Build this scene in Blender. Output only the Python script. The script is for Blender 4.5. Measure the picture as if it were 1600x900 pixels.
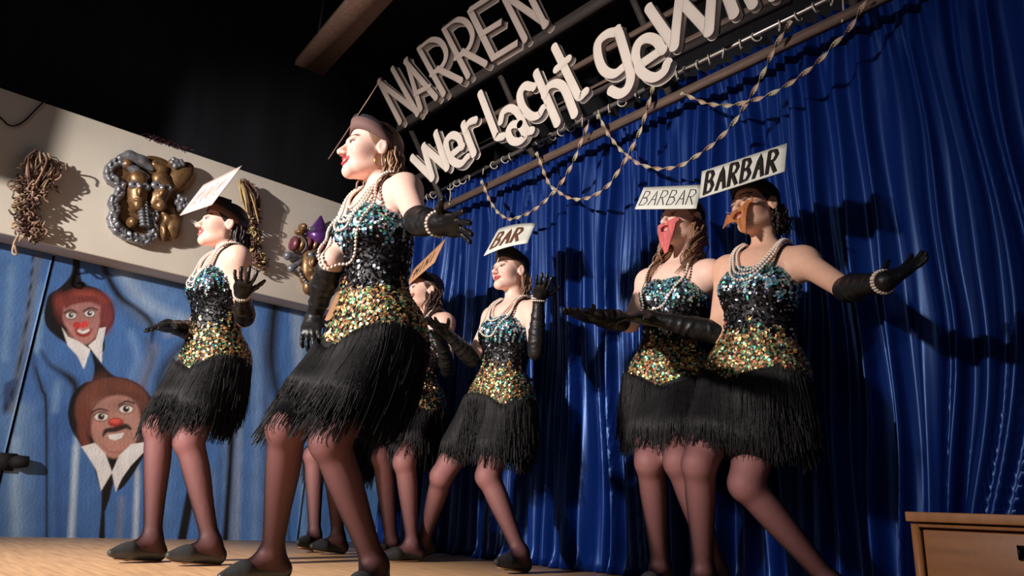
import bpy, bmesh, math, random
import numpy as np
from mathutils import Matrix, Vector

for o in list(bpy.data.objects):
    bpy.data.objects.remove(o)
SC = bpy.context.scene
COL = SC.collection
# ------------------------------------------------------------------ camera
CAM_F = 1154.253                      # focal length in pixels of the 1600 x 900 frame
CAM_R = np.array([[0.67124783, 0.18645773, 0.71739798],
                  [0.73975535, -0.22959814, -0.63249247],
                  [0.04678013, 0.95525819, -0.29205036]])
CAM_O = np.array([0.0, 0.0, 0.25])    # just above the edge of the stage
cam_data = bpy.data.cameras.new('camera')
cam_data.sensor_fit = 'HORIZONTAL'
cam_data.sensor_width = 36.0
cam_data.lens = CAM_F / 1600 * 36
cam_data.clip_start = 0.05
cam = bpy.data.objects.new('camera', cam_data)
COL.objects.link(cam)
M4 = Matrix.Identity(4)
for i in range(3):
    for j in range(3):
        M4[i][j] = CAM_R[i, j]
    M4[i][3] = CAM_O[i]
cam.matrix_world = M4
SC.camera = cam
# ------------------------------------------------------------------ world, lamps, exposure
SC.view_settings.view_transform = 'Standard'
SC.view_settings.look = 'None'
SC.view_settings.gamma = 1.0
SC.view_settings.use_curve_mapping = False
SC.view_settings.exposure = 0.0
world = bpy.data.worlds.new('hall')
SC.world = world
world.use_nodes = True
world.node_tree.nodes['Background'].inputs[0].default_value = (0.55, 0.62, 1.0, 1)
world.node_tree.nodes['Background'].inputs[1].default_value = 0.010


def spot(name, loc, aim, power, col, size, blend=0.5, radius=0.08):
    l = bpy.data.lights.new(name, 'SPOT')
    l.energy = power
    l.color = col
    l.spot_size = math.radians(size)
    l.spot_blend = blend
    l.shadow_soft_size = radius
    o = bpy.data.objects.new(name, l)
    COL.objects.link(o)
    o.location = loc
    o.rotation_euler = (Vector(aim) - Vector(loc)).to_track_quat('-Z', 'Y').to_euler()
    return o


spot('stage_spotlight', (-2.45, -3.4, 2.15), (-3.65, 2.2, 1.25), 1550, (1.0, 0.90, 0.83), 58, 0.8, 0.05)
spot('stage_spotlight', (-2.2, -3.4, 2.05), (-2.6, 2.2, 1.15), 560, (1.0, 0.87, 0.84), 62, 0.7, 0.05)
# weak soft fill added from the hall side, no lamp seen there
al = bpy.data.lights.new('hall_side_fill', 'AREA')
al.energy = 22
al.color = (0.9, 0.93, 1.0)
al.size = 2.5
ao = bpy.data.objects.new('hall_side_fill', al)
COL.objects.link(ao)
ao.location = (2.5, -3.5, 3.2)
ao.rotation_euler = (Vector((-2.0, 2.2, 1.0)) - Vector(ao.location)).to_track_quat('-Z', 'Y').to_euler()


# ------------------------------------------------------------------ picture geometry helpers
def ray(u, v):
    d = CAM_R @ np.array([u - 800, -(v - 450), -CAM_F])
    return d / np.linalg.norm(d)


def at(u, v, D):
    r = ray(u, v)
    return CAM_O + r * D / math.hypot(r[0], r[1])


def on_y(u, v, y):
    r = ray(u, v)
    return CAM_O + r * (y / r[1])


def on_x(u, v, x):
    r = ray(u, v)
    return CAM_O + r * (x / r[0])


def bone(P, u, v, L, s):
    r = ray(u, v)
    w = CAM_O - P
    b = float(np.dot(w, r))
    q = b * b - (float(np.dot(w, w)) - L * L)
    t = -b if q < 0 else -b + s * math.sqrt(q)
    return CAM_O + t * r


def unit(v):
    v = np.asarray(v, float)
    return v / np.linalg.norm(v)


def lin(r, g, b):
    return tuple(((c / 255 + 0.055) / 1.055) ** 2.4 if c > 10 else c / 255 / 12.92 for c in (r, g, b))


# ------------------------------------------------------------------ mesh helpers
def mesh_np(name, V, faces, cols=None, smooth=True, matidx=None):
    me = bpy.data.meshes.new(name)
    V = np.asarray(V, np.float32)
    me.vertices.add(len(V))
    me.vertices.foreach_set('co', V.ravel())
    if isinstance(faces, np.ndarray):
        n = faces.shape[1]
        me.loops.add(faces.size)
        me.loops.foreach_set('vertex_index', faces.astype(np.int32).ravel())
        me.polygons.add(len(faces))
        me.polygons.foreach_set('loop_start', np.arange(0, faces.size, n, dtype=np.int32))
    else:
        tot = [len(f) for f in faces]
        me.loops.add(sum(tot))
        me.loops.foreach_set('vertex_index', np.concatenate([np.asarray(f, np.int32) for f in faces]))
        me.polygons.add(len(faces))
        me.polygons.foreach_set('loop_start', np.concatenate([[0], np.cumsum(tot)[:-1]]).astype(np.int32))
    if matidx is not None:
        me.polygons.foreach_set('material_index', np.asarray(matidx, np.int32))
    me.update(calc_edges=True)
    me.validate()
    if smooth:
        me.polygons.foreach_set('use_smooth', np.ones(len(me.polygons), bool))
    if cols is not None:
        a = me.attributes.new('Col', 'FLOAT_COLOR', 'POINT')
        c = np.ones((len(V), 4), np.float32)
        c[:, :3] = cols
        a.data.foreach_set('color', c.ravel())
    return me


def link(name, me, mat=None, parent=None):
    o = bpy.data.objects.new(name, me)
    COL.objects.link(o)
    if me is not None and mat is not None:
        for m in (mat if isinstance(mat, (list, tuple)) else [mat]):
            me.materials.append(m)
    if parent is not None:
        o.parent = parent
        o.matrix_parent_inverse = parent.matrix_world.inverted() if False else Matrix.Translation(-parent.location)
    return o


def tag(o, label=None, cat=None, group=None, kind=None):
    if label:
        o['label'] = label
    if cat:
        o['category'] = cat
    if group:
        o['group'] = group
    if kind:
        o['kind'] = kind
    return o


def empty(name, loc):
    o = bpy.data.objects.new(name, None)
    COL.objects.link(o)
    o.location = loc
    o.empty_display_size = 0.1
    return o


class MB:
    """collects polygons; build() links them as one mesh object"""
    def __init__(self):
        self.v = []
        self.f = []
        self.c = []

    def add(self, V, F, col=None):
        n = len(self.v)
        V = [tuple(p) for p in V]
        self.v += V
        self.f += [tuple(i + n for i in f) for f in F]
        self.c += [col or (1, 1, 1)] * len(V)

    def box(self, lo, hi, col=None):
        x0, y0, z0 = lo
        x1, y1, z1 = hi
        self.add([(x0, y0, z0), (x1, y0, z0), (x1, y1, z0), (x0, y1, z0), (x0, y0, z1), (x1, y0, z1), (x1, y1, z1), (x0, y1, z1)],
                 [(3, 2, 1, 0), (4, 5, 6, 7), (0, 1, 5, 4), (1, 2, 6, 5), (2, 3, 7, 6), (3, 0, 4, 7)], col)

    def bar(self, a, b, w, h, up=(0, 0, 1), col=None):
        a = np.asarray(a, float)
        b = np.asarray(b, float)
        d = unit(b - a)
        s = unit(np.cross(d, up))
        u = np.cross(s, d)
        P = []
        for e in (a, b):
            for i, j in ((-1, -1), (1, -1), (1, 1), (-1, 1)):
                P.append(e + s * i * w / 2 + u * j * h / 2)
        self.add(P, [(0, 1, 2, 3), (7, 6, 5, 4), (4, 5, 1, 0), (5, 6, 2, 1), (6, 7, 3, 2), (7, 4, 0, 3)], col)

    def tube(self, pts, rad, n=8, col=None, caps=True):
        pts = [np.asarray(p, float) for p in pts]
        rad = rad if hasattr(rad, '__len__') else [rad] * len(pts)
        ref = np.array([0.31, 0.22, 0.93])
        V = []
        F = []
        for i, p in enumerate(pts):
            d = unit(pts[min(i + 1, len(pts) - 1)] - pts[max(i - 1, 0)])
            if abs(np.dot(d, ref)) > 0.95:
                ref = np.array([0.9, 0.3, 0.1])
            s = unit(np.cross(d, ref))
            u = np.cross(s, d)
            for k in range(n):
                a = 2 * math.pi * k / n
                V.append(p + (s * math.cos(a) + u * math.sin(a)) * rad[i])
        for i in range(len(pts) - 1):
            for k in range(n):
                F.append((i * n + k, i * n + (k + 1) % n, (i + 1) * n + (k + 1) % n, (i + 1) * n + k))
        if caps:
            F.append(tuple(range(n))[::-1])
            F.append(tuple((len(pts) - 1) * n + k for k in range(n)))
        self.add(V, F, col)

    def build(self, name, mat, parent=None, smooth=False, cols=False):
        me = mesh_np(name, self.v, self.f, np.array(self.c) if cols else None, smooth)
        return link(name, me, mat, parent)


def spline(P, n=8):
    """Catmull-Rom through the points"""
    P = [np.asarray(p, float) for p in P]
    if len(P) < 3:
        return [P[0] + (P[-1] - P[0]) * t for t in np.linspace(0, 1, n + 1)]
    Q = [2 * P[0] - P[1]] + P + [2 * P[-1] - P[-2]]
    out = []
    for i in range(len(P) - 1):
        a, b, c, d = Q[i:i + 4]
        for k in range(n):
            t = k / n
            out.append(0.5 * (2 * b + (c - a) * t + (2 * a - 5 * b + 4 * c - d) * t * t + (3 * b - a - 3 * c + d) * t ** 3))
    out.append(P[-1])
    return out


# ------------------------------------------------------------------ implicit surfaces (smooth unions meshed with surface nets)
def p_limb(a, b, rs):
    a = np.asarray(a, float)
    b = np.asarray(b, float)
    ba = b - a
    L2 = max(float(np.dot(ba, ba)), 1e-9)
    rs = np.asarray(rs, float)
    ts = np.linspace(0, 1, len(rs))
    R = rs.max()

    def fn(X, Y, Z):
        t = np.clip(((X - a[0]) * ba[0] + (Y - a[1]) * ba[1] + (Z - a[2]) * ba[2]) / L2, 0, 1)
        d = np.sqrt((X - a[0] - t * ba[0]) ** 2 + (Y - a[1] - t * ba[1]) ** 2 + (Z - a[2] - t * ba[2]) ** 2)
        return d - np.interp(t, ts, rs)
    return fn, np.minimum(a, b) - R, np.maximum(a, b) + R


def p_ell(c, ax, rad):
    c = np.asarray(c, float)
    ax = np.asarray(ax, float)
    rad = np.asarray(rad, float)
    R = rad.max()

    def fn(X, Y, Z):
        q = [((X - c[0]) * ax[i, 0] + (Y - c[1]) * ax[i, 1] + (Z - c[2]) * ax[i, 2]) / rad[i] for i in range(3)]
        k0 = np.sqrt(q[0] ** 2 + q[1] ** 2 + q[2] ** 2)
        k1 = np.sqrt((q[0] / rad[0]) ** 2 + (q[1] / rad[1]) ** 2 + (q[2] / rad[2]) ** 2) + 1e-9
        return k0 * (k0 - 1.0) / k1
    ext = np.sqrt(((ax * rad[:, None]) ** 2).sum(0))
    return fn, c - ext, c + ext


def p_half(c, n, big=5.0):
    """solid half space behind plane (c, n)"""
    c = np.asarray(c, float)
    n = unit(n)

    def fn(X, Y, Z):
        return (X - c[0]) * n[0] + (Y - c[1]) * n[1] + (Z - c[2]) * n[2]
    return fn, c - big, c + big


def combine(D, d, k, op):
    if op == 's':
        d = -d
        h = np.maximum(k - np.abs(D - d), 0) / k
        return np.maximum(D, d) + h * h * k * 0.25
    if op == 'i':
        return np.maximum(D, d)
    h = np.maximum(k - np.abs(D - d), 0) / k
    return np.minimum(D, d) - h * h * k * 0.25


def eval_pts(prims, P, grow=0.0):
    D = np.full(len(P), 0.5)
    for (fn, lo, hi), k, op in prims:
        D = combine(D, fn(P[:, 0], P[:, 1], P[:, 2]) - (grow if op == 'u' else 0), k, op)
    return D


def grad_pts(prims, P, grow=0.0, e=0.002):
    D = eval_pts(prims, P, grow)
    G = np.zeros_like(P)
    for i in range(3):
        Q = P.copy()
        Q[:, i] += e
        G[:, i] = (eval_pts(prims, Q, grow) - D) / e
    return D, G / (np.linalg.norm(G, axis=1, keepdims=True) + 1e-9)


def axis(lo, hi, step, fine=()):
    out = [lo]
    while out[-1] < hi:
        x = out[-1]
        s = step
        for a, b, fs in fine:
            if a - step <= x < b:
                s = min(s, fs)
        out.append(x + s)
    return np.array(out)


def mesh_sdf(prims, step, grow=0.0, fine=None, bounds=None, margin=0.05):
    los = np.array([p[1] for p, k, op in prims if op == 'u'])
    his = np.array([p[2] for p, k, op in prims if op == 'u'])
    lo = los.min(0) - 0.02 - grow - step
    hi = his.max(0) + 0.02 + grow + step
    if bounds is not None:
        lo = np.maximum(lo, bounds[0])
        hi = np.minimum(hi, bounds[1])
    A = [axis(lo[i], hi[i], step, fine[i] if fine else ()) for i in range(3)]
    D = np.full([len(a) for a in A], 0.5, np.float32)
    for (fn, l, h), k, op in prims:
        m = margin + k + (grow if op == 'u' else 0)
        sl = []
        for i in range(3):
            i0 = max(int(np.searchsorted(A[i], l[i] - m)) - 1, 0)
            i1 = min(int(np.searchsorted(A[i], h[i] + m)) + 1, len(A[i]))
            sl.append(slice(i0, max(i1, i0)))
        if any(s.stop <= s.start for s in sl):
            continue
        X = A[0][sl[0]][:, None, None]
        Y = A[1][sl[1]][None, :, None]
        Z = A[2][sl[2]][None, None, :]
        d = fn(X, Y, Z) - (grow if op == 'u' else 0)
        sub = D[sl[0], sl[1], sl[2]]
        D[sl[0], sl[1], sl[2]] = combine(sub, d, k, op)
    return nets(D, A)


def nets(D, A):
    D = D.copy()
    D[0], D[-1] = 1, 1
    D[:, 0], D[:, -1] = 1, 1
    D[:, :, 0], D[:, :, -1] = 1, 1
    S = D < 0
    nx, ny, nz = D.shape
    cnt = np.zeros((nx - 1, ny - 1, nz - 1), np.int8)
    for i in (0, 1):
        for j in (0, 1):
            for k in (0, 1):
                cnt += S[i:nx - 1 + i, j:ny - 1 + j, k:nz - 1 + k]
    act = (cnt > 0) & (cnt < 8)
    I, J, K = np.nonzero(act)
    n = len(I)
    idx = np.full(act.shape, -1, np.int32)
    idx[I, J, K] = np.arange(n)
    acc = np.zeros((n, 3))
    w = np.zeros(n)
    corners = [(0, 0, 0), (1, 0, 0), (0, 1, 0), (1, 1, 0), (0, 0, 1), (1, 0, 1), (0, 1, 1), (1, 1, 1)]
    for a in range(8):
        for b in range(a + 1, 8):
            ca, cb = corners[a], corners[b]
            if sum(abs(ca[q] - cb[q]) for q in range(3)) != 1:
                continue
            da = D[I + ca[0], J + ca[1], K + ca[2]].astype(float)
            db = D[I + cb[0], J + cb[1], K + cb[2]].astype(float)
            m = (da < 0) != (db < 0)
            t = np.where(m, da / np.where(m, da - db, 1), 0)
            pa = np.stack([A[0][I + ca[0]], A[1][J + ca[1]], A[2][K + ca[2]]], 1)
            pb = np.stack([A[0][I + cb[0]], A[1][J + cb[1]], A[2][K + cb[2]]], 1)
            acc += np.where(m[:, None], pa + (pb - pa) * t[:, None], 0)
            w += m
    V = acc / np.maximum(w, 1)[:, None]
    Q = []
    for ax_ in range(3):
        o1, o2 = [(1, 2), (2, 0), (0, 1)][ax_]
        s0 = [slice(1, -1)] * 3
        s0[ax_] = slice(0, -1)
        s1 = list(s0)
        s1[ax_] = slice(1, None)
        a_ = S[tuple(s0)]
        b_ = S[tuple(s1)]
        ch = a_ != b_
        e = np.array(np.nonzero(ch)).T
        if not len(e):
            continue
        for q in range(3):
            if q != ax_:
                e[:, q] += 1
        inside = S[e[:, 0], e[:, 1], e[:, 2]]

        def cell(d1, d2):
            c = e.copy()
            c[:, o1] -= d1
            c[:, o2] -= d2
            return idx[c[:, 0], c[:, 1], c[:, 2]]
        q4 = np.stack([cell(1, 1), cell(0, 1), cell(0, 0), cell(1, 0)], 1)
        q4[~inside] = q4[~inside][:, ::-1]
        Q.append(q4)
    return V, np.concatenate(Q)


# ------------------------------------------------------------------ materials
MATS = {}


def mat(name, col=(0.5, 0.5, 0.5), rough=0.6, metal=0.0, spec=0.5, attr=False, noise=None, bump=None, sheen=0.0, aniso=0.0, coat=0.0, build=None):
    if name in MATS:
        return MATS[name]
    m = bpy.data.materials.new(name)
    m.use_nodes = True
    N = m.node_tree.nodes
    Lk = m.node_tree.links
    b = N['Principled BSDF']
    b.inputs['Base Color'].default_value = (*col, 1)
    b.inputs['Roughness'].default_value = rough
    b.inputs['Metallic'].default_value = metal
    b.inputs['Specular IOR Level'].default_value = spec
    b.inputs['Sheen Weight'].default_value = sheen
    b.inputs['Coat Weight'].default_value = coat
    src = None
    if attr:
        a = N.new('ShaderNodeAttribute')
        a.attribute_name = 'Col'
        src = a.outputs['Color']
    if noise:
        # (scale, amount, stretch xyz)
        tc = N.new('ShaderNodeTexCoord')
        mp = N.new('ShaderNodeMapping')
        mp.inputs['Scale'].default_value = noise[2]
        nz = N.new('ShaderNodeTexNoise')
        nz.inputs['Scale'].default_value = noise[0]
        nz.inputs['Detail'].default_value = 6
        Lk.new(tc.outputs['Object'], mp.inputs['Vector'])
        Lk.new(mp.outputs['Vector'], nz.inputs['Vector'])
        rp = N.new('ShaderNodeMapRange')
        rp.inputs['From Min'].default_value = 0.3
        rp.inputs['From Max'].default_value = 0.7
        rp.inputs['To Min'].default_value = 1 - noise[1]
        rp.inputs['To Max'].default_value = 1 + noise[1]
        Lk.new(nz.outputs['Fac'], rp.inputs['Value'])
        mx = N.new('ShaderNodeVectorMath')
        mx.operation = 'SCALE'
        if src is not None:
            Lk.new(src, mx.inputs[0])
        else:
            mx.inputs[0].default_value = col
        Lk.new(rp.outputs['Result'], mx.inputs['Scale'])
        src = mx.outputs['Vector']
    if src is not None:
        Lk.new(src, b.inputs['Base Color'])
    if bump:
        tc2 = N.new('ShaderNodeTexCoord')
        mp2 = N.new('ShaderNodeMapping')
        mp2.inputs['Scale'].default_value = bump[2] if len(bump) > 2 else (1, 1, 1)
        nz2 = N.new('ShaderNodeTexNoise')
        nz2.inputs['Scale'].default_value = bump[0]
        nz2.inputs['Detail'].default_value = 4
        bp = N.new('ShaderNodeBump')
        bp.inputs['Strength'].default_value = bump[1]
        bp.inputs['Distance'].default_value = 0.01
        Lk.new(tc2.outputs['Object'], mp2.inputs['Vector'])
        Lk.new(mp2.outputs['Vector'], nz2.inputs['Vector'])
        Lk.new(nz2.outputs['Fac'], bp.inputs['Height'])
        Lk.new(bp.outputs['Normal'], b.inputs['Normal'])
    if build:
        build(m, N, Lk, b)
    MATS[name] = m
    return m


def nylon(m, N, Lk, b):
    # sheer black tights: the knit is stretched thin over knee and thigh, dense at the ankle (Col),
    # and the thread layer closes up towards grazing view angles
    lw = N.new('ShaderNodeLayerWeight')
    lw.inputs['Blend'].default_value = 0.35
    at_ = N.new('ShaderNodeAttribute')
    at_.attribute_name = 'Col'
    ad = N.new('ShaderNodeMath')
    ad.operation = 'MULTIPLY_ADD'
    ad.inputs[1].default_value = 0.75
    ad.use_clamp = True
    Lk.new(lw.outputs['Facing'], ad.inputs[0])
    Lk.new(at_.outputs['Fac'], ad.inputs[2])
    mx = N.new('ShaderNodeMix')
    mx.data_type = 'RGBA'
    mx.inputs['A'].default_value = (*lin(168, 116, 114), 1)
    mx.inputs['B'].default_value = (*lin(30, 17, 23), 1)
    Lk.new(ad.outputs['Value'], mx.inputs['Factor'])
    Lk.new(mx.outputs['Result'], b.inputs['Base Color'])
# ================================================================== the setting
rng = np.random.default_rng(7)
random.seed(7)
XW, YC = -5.03, 2.84          # mural wall, curtain line
XB = -4.84                    # face of the white beam

m_floor = mat('stage_floor_wood', lin(200, 160, 118), 0.5, noise=(3.0, 0.22, (1.5, 14, 1)), bump=(30, 0.15, (1, 6, 1)))
m_black = mat('black_paint', (0.006, 0.006, 0.008), 0.8, noise=(2.0, 0.4, (1, 1, 1)))
m_dark = mat('dark_backdrop', (0.010, 0.011, 0.016), 0.95, noise=(1.5, 0.5, (4, 4, 0.6)))
m_beam = mat('cream_plaster', lin(226, 219, 205), 0.8, noise=(2.5, 0.06, (1, 1, 1)), bump=(60, 0.08))
m_timber = mat('dark_timber', lin(44, 37, 35), 0.75, noise=(8, 0.3, (1, 8, 8)), bump=(40, 0.2))
m_batten = mat('brown_timber_batten', lin(92, 74, 64), 0.7, noise=(8, 0.3, (1, 8, 8)), bump=(40, 0.2))
m_letter = mat('white_letter_paint', lin(205, 196, 186), 0.7, noise=(6, 0.05, (1, 1, 1)))
m_letter_u = mat('grey_letter_paint', lin(156, 143, 135), 0.7, noise=(6, 0.05, (1, 1, 1)))
m_steel = mat('galvanised_steel', lin(150, 145, 138), 0.35, metal=0.8, noise=(20, 0.1, (1, 1, 1)))
m_ring = mat('ring_plastic', lin(190, 180, 165), 0.5)

b = MB()
b.box((XW - 0.3, 0.3, -0.08), (2.6, 4.4, 0.0))
floor = tag(b.build('floor', m_floor), 'sandy brown wooden stage floor', kind='structure')
b = MB()
b.box((XW - 0.3, 0.32, -0.95), (2.6, 0.40, -0.08))
tag(b.build('trim_1', m_black), 'black stage front', kind='structure')
b = MB()
b.box((-9, -7, -1.0), (6, 4.4, -0.95))
tag(b.build('floor_hall', m_black), 'dark hall floor in front of the stage', kind='structure')
b = MB()
b.box((XW - 0.5, -0.8, 4.2), (3.0, 4.4, 4.25))
tag(b.build('ceiling', m_dark), 'black ceiling over the stage', kind='structure')
b = MB()
b.box((XW - 0.35, 4.3, 0.0), (2.6, 4.4, 4.2))
tag(b.build('wall_back', m_dark), 'black back wall above the curtain', kind='structure')
b = MB()
b.box((XW - 0.30, -0.8, 2.40), (XW - 0.22, 4.3, 4.2))
tag(b.build('wall_upper', m_dark), 'black draped wall above the white beam', kind='structure')
b = MB()
b.box((XW - 0.22, -0.8, 1.62), (XB, 3.05, 2.47))
beam = tag(b.build('trim_2', m_beam), 'wide cream beam across the painted wall', kind='structure')
beam.data.materials.append(m_beam)
bv = beam.modifiers.new('bevel', 'BEVEL')
bv.width = 0.008
bv.segments = 2

# ------------------------------------------------------------------ mural (paint is the wall's own colour)


def proj_uv(P):
    q = (P - CAM_O) @ CAM_R
    return 800 + CAM_F * q[:, 0] / -q[:, 2], 450 - CAM_F * q[:, 1] / -q[:, 2]


class Paint:
    def __init__(self, U, V):
        self.U, self.V = U, V
        self.c = np.zeros((len(U), 3))

    def lay(self, a, col):
        a = np.clip(a, 0, 1)[:, None]
        self.c = self.c * (1 - a) + np.array(lin(*col)) * a

    def ell(self, cx, cy, rx, ry, col, rot=0, soft=1.5, alpha=1):
        r = math.radians(rot)
        x = (self.U - cx) * math.cos(r) + (self.V - cy) * math.sin(r)
        y = -(self.U - cx) * math.sin(r) + (self.V - cy) * math.cos(r)
        d = (np.sqrt((x / rx) ** 2 + (y / ry) ** 2) - 1) * min(rx, ry)
        self.lay(alpha * (0.5 - d / soft), col)

    def dist(self, P):
        best = np.full(len(self.U), 1e9)
        tt = np.zeros(len(self.U))
        n = len(P) - 1
        for i in range(n):
            ax_, ay = P[i]
            bx, by = P[i + 1]
            L = (bx - ax_) ** 2 + (by - ay) ** 2 + 1e-9
            t = np.clip(((self.U - ax_) * (bx - ax_) + (self.V - ay) * (by - ay)) / L, 0, 1)
            d = np.hypot(self.U - ax_ - t * (bx - ax_), self.V - ay - t * (by - ay))
            m = d < best
            best[m] = d[m]
            tt[m] = (i + t[m]) / n
        return best, tt

    def stroke(self, P, w, col, soft=2, alpha=1, sm=True):
        if sm and len(P) > 2:
            P = [tuple(p) for p in spline(P, 5)]
        d, t = self.dist(P)
        ws = np.interp(t, np.linspace(0, 1, len(w)), w) if hasattr(w, '__len__') else w
        self.lay(alpha * (0.5 - (d - ws / 2) / soft), col)

    def poly(self, P, col, soft=1.5, alpha=1, sm=False):
        if sm:
            P = [tuple(p) for p in spline(P + [P[0]], 6)][:-1]
        d, _ = self.dist(P + [P[0]])
        ins = np.zeros(len(self.U), bool)
        n = len(P)
        for i in range(n):
            x0, y0 = P[i]
            x1, y1 = P[(i + 1) % n]
            c = (y0 > self.V) != (y1 > self.V)
            xs = (x1 - x0) * (self.V - y0) / ((y1 - y0) if y1 != y0 else 1e-9) + x0
            ins ^= c & (self.U < xs)
        self.lay(alpha * (0.5 + np.where(ins, d, -d) / soft), col)


def mural(U, V):
    p = Paint(U, V)
    p.c[:] = lin(48, 98, 160)
    BK = (14, 13, 16)
    for (x0, y0, x1, y1, w, col, al) in [
            (20, 380, -20, 840, 60, (70, 120, 175), .8), (30, 640, 30, 840, 50, (120, 160, 195), .75), (100, 640, 100, 840, 44, (34, 84, 150), .9),
            (118, 700, 112, 845, 14, (160, 188, 208), .85), (60, 450, 55, 545, 26, (95, 140, 185), .7), (200, 420, 235, 480, 60, (118, 148, 180), .8),
            (215, 740, 210, 845, 12, (168, 182, 195), .8), (190, 780, 186, 845, 14, (120, 122, 128), .8), (255, 440, 290, 500, 70, (88, 130, 178), .7),
            (185, 520, 200, 590, 50, (52, 104, 168), .8), (240, 545, 222, 600, 26, (112, 118, 130), .85), (275, 560, 262, 610, 24, (120, 126, 136), .8),
            (390, 480, 395, 840, 60, (66, 106, 158), .8), (360, 640, 362, 840, 26, (104, 112, 122), .85), (415, 520, 418, 840, 18, (72, 74, 80), .7),
            (470, 500, 470, 620, 34, (110, 140, 170), .8), (480, 640, 480, 840, 40, (74, 118, 168), .7), (330, 740, 326, 840, 18, (96, 110, 128), .8),
            (270, 660, 262, 840, 26, (70, 112, 164), .7), (560, 500, 580, 840, 60, (64, 118, 170), .7), (45, 560, 40, 620, 22, (38, 92, 160), .9),
            (90, 600, 85, 640, 18, (120, 158, 196), .6), (150, 600, 140, 640, 20, (60, 110, 168), .8), (20, 420, 8, 520, 14, (44, 96, 160), .9)]:
        p.stroke([(x0, y0), (x1, y1)], w * 0.35, col, soft=w * 0.9, alpha=al, sm=False)
    for (pts, w, col, al) in [([(22, 690), (24, 845)], 16, (150, 182, 208), .7), ([(48, 650), (50, 845)], 8, (64, 112, 170), .6), ([(122, 640), (118, 720), (110, 845)], 9, (188, 206, 218), .75),
                              ([(88, 650), (92, 845)], 10, (24, 66, 128), .7), ([(215, 720), (212, 845)], 7, (190, 200, 208), .7), ([(243, 690), (240, 845)], 12, (90, 120, 158), .7),
                              ([(190, 425), (215, 462), (250, 485), (290, 500)], 20, (150, 174, 200), .7), ([(200, 400), (250, 430), (300, 450)], 22, (52, 78, 116), .7), ([(262, 520), (285, 510), (300, 500)], 16, (140, 150, 165), .7),
                              ([(205, 520), (215, 560), (205, 590)], 14, (110, 150, 195), .6), ([(228, 530), (238, 560), (222, 610)], 10, (70, 74, 84), .7), ([(18, 420), (8, 560)], 14, (110, 150, 190), .7),
                              ([(84, 470), (64, 500), (58, 545)], 12, (112, 156, 196), .7), ([(92, 545), (118, 570), (128, 590)], 14, (40, 96, 165), .7), ([(130, 590), (128, 640), (98, 690)], 10, (30, 80, 145), .7),
                              ([(395, 490), (402, 600), (398, 845)], 14, (108, 140, 178), .7), ([(375, 660), (370, 845)], 10, (146, 152, 160), .6), ([(462, 490), (468, 560), (478, 620)], 16, (150, 172, 192), .75),
                              ([(455, 640), (470, 740), (474, 845)], 12, (110, 148, 186), .7), ([(505, 500), (512, 650), (508, 845)], 16, (48, 92, 148), .8), ([(345, 640), (340, 845)], 8, (60, 66, 78), .6), ([(580, 640), (588, 760)], 14, (96, 150, 190), .7)]:
        p.stroke(pts, w * .5, col, soft=w * 1.1, alpha=al)
    # grey band behind the top edge and folds
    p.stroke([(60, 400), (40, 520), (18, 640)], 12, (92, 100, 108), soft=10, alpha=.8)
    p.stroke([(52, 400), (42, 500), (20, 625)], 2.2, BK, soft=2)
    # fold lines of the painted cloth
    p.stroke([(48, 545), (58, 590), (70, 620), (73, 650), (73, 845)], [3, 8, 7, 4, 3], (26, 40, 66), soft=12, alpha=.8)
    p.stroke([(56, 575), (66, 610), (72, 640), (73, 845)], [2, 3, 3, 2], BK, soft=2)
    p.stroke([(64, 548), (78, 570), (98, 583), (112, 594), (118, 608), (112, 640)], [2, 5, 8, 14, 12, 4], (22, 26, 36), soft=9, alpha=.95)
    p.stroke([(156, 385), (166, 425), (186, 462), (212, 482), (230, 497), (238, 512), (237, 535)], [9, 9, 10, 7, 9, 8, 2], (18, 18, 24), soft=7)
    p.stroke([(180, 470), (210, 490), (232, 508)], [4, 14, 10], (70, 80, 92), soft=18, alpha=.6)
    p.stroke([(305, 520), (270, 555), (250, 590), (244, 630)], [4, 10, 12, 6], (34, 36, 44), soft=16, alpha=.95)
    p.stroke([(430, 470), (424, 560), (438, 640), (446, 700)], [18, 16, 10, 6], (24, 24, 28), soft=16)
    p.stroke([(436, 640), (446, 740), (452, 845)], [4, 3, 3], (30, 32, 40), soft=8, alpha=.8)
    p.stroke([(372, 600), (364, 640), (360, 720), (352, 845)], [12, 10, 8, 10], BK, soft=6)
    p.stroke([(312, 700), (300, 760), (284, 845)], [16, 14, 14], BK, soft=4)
    p.stroke([(372, 560), (385, 620), (350, 660)], [2, 6, 4], (200, 196, 185), soft=5, alpha=.8)
    # clown with red hair
    p.poly([(113, 380), (112, 425), (95, 448), (76, 462), (69, 490), (73, 510), (86, 524), (103, 536), (120, 545), (160, 550), (164, 525), (177, 505), (179, 488), (172, 468), (155, 452), (134, 444), (126, 430), (124, 380)], BK, sm=True, soft=2)
    p.ell(132, 484, 45, 33, (96, 36, 32), soft=10)
    p.ell(138, 464, 24, 9, (146, 58, 44), rot=8, soft=12)
    p.ell(98, 474, 12, 16, (120, 44, 38), rot=-30, soft=12)
    p.ell(166, 496, 10, 22, (118, 46, 50), soft=10)
    p.poly([(100, 476), (152, 472), (156, 495), (154, 514), (146, 530), (134, 538), (121, 532), (104, 512), (98, 498)], (156, 104, 98), sm=True, soft=3)
    p.ell(128, 522, 20, 14, (170, 110, 100), soft=12, alpha=.8)
    p.poly([(98, 468), (108, 462), (130, 462), (150, 463), (156, 478), (140, 472), (115, 476), (102, 482)], (112, 44, 38), sm=True, soft=4, alpha=.9)
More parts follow.
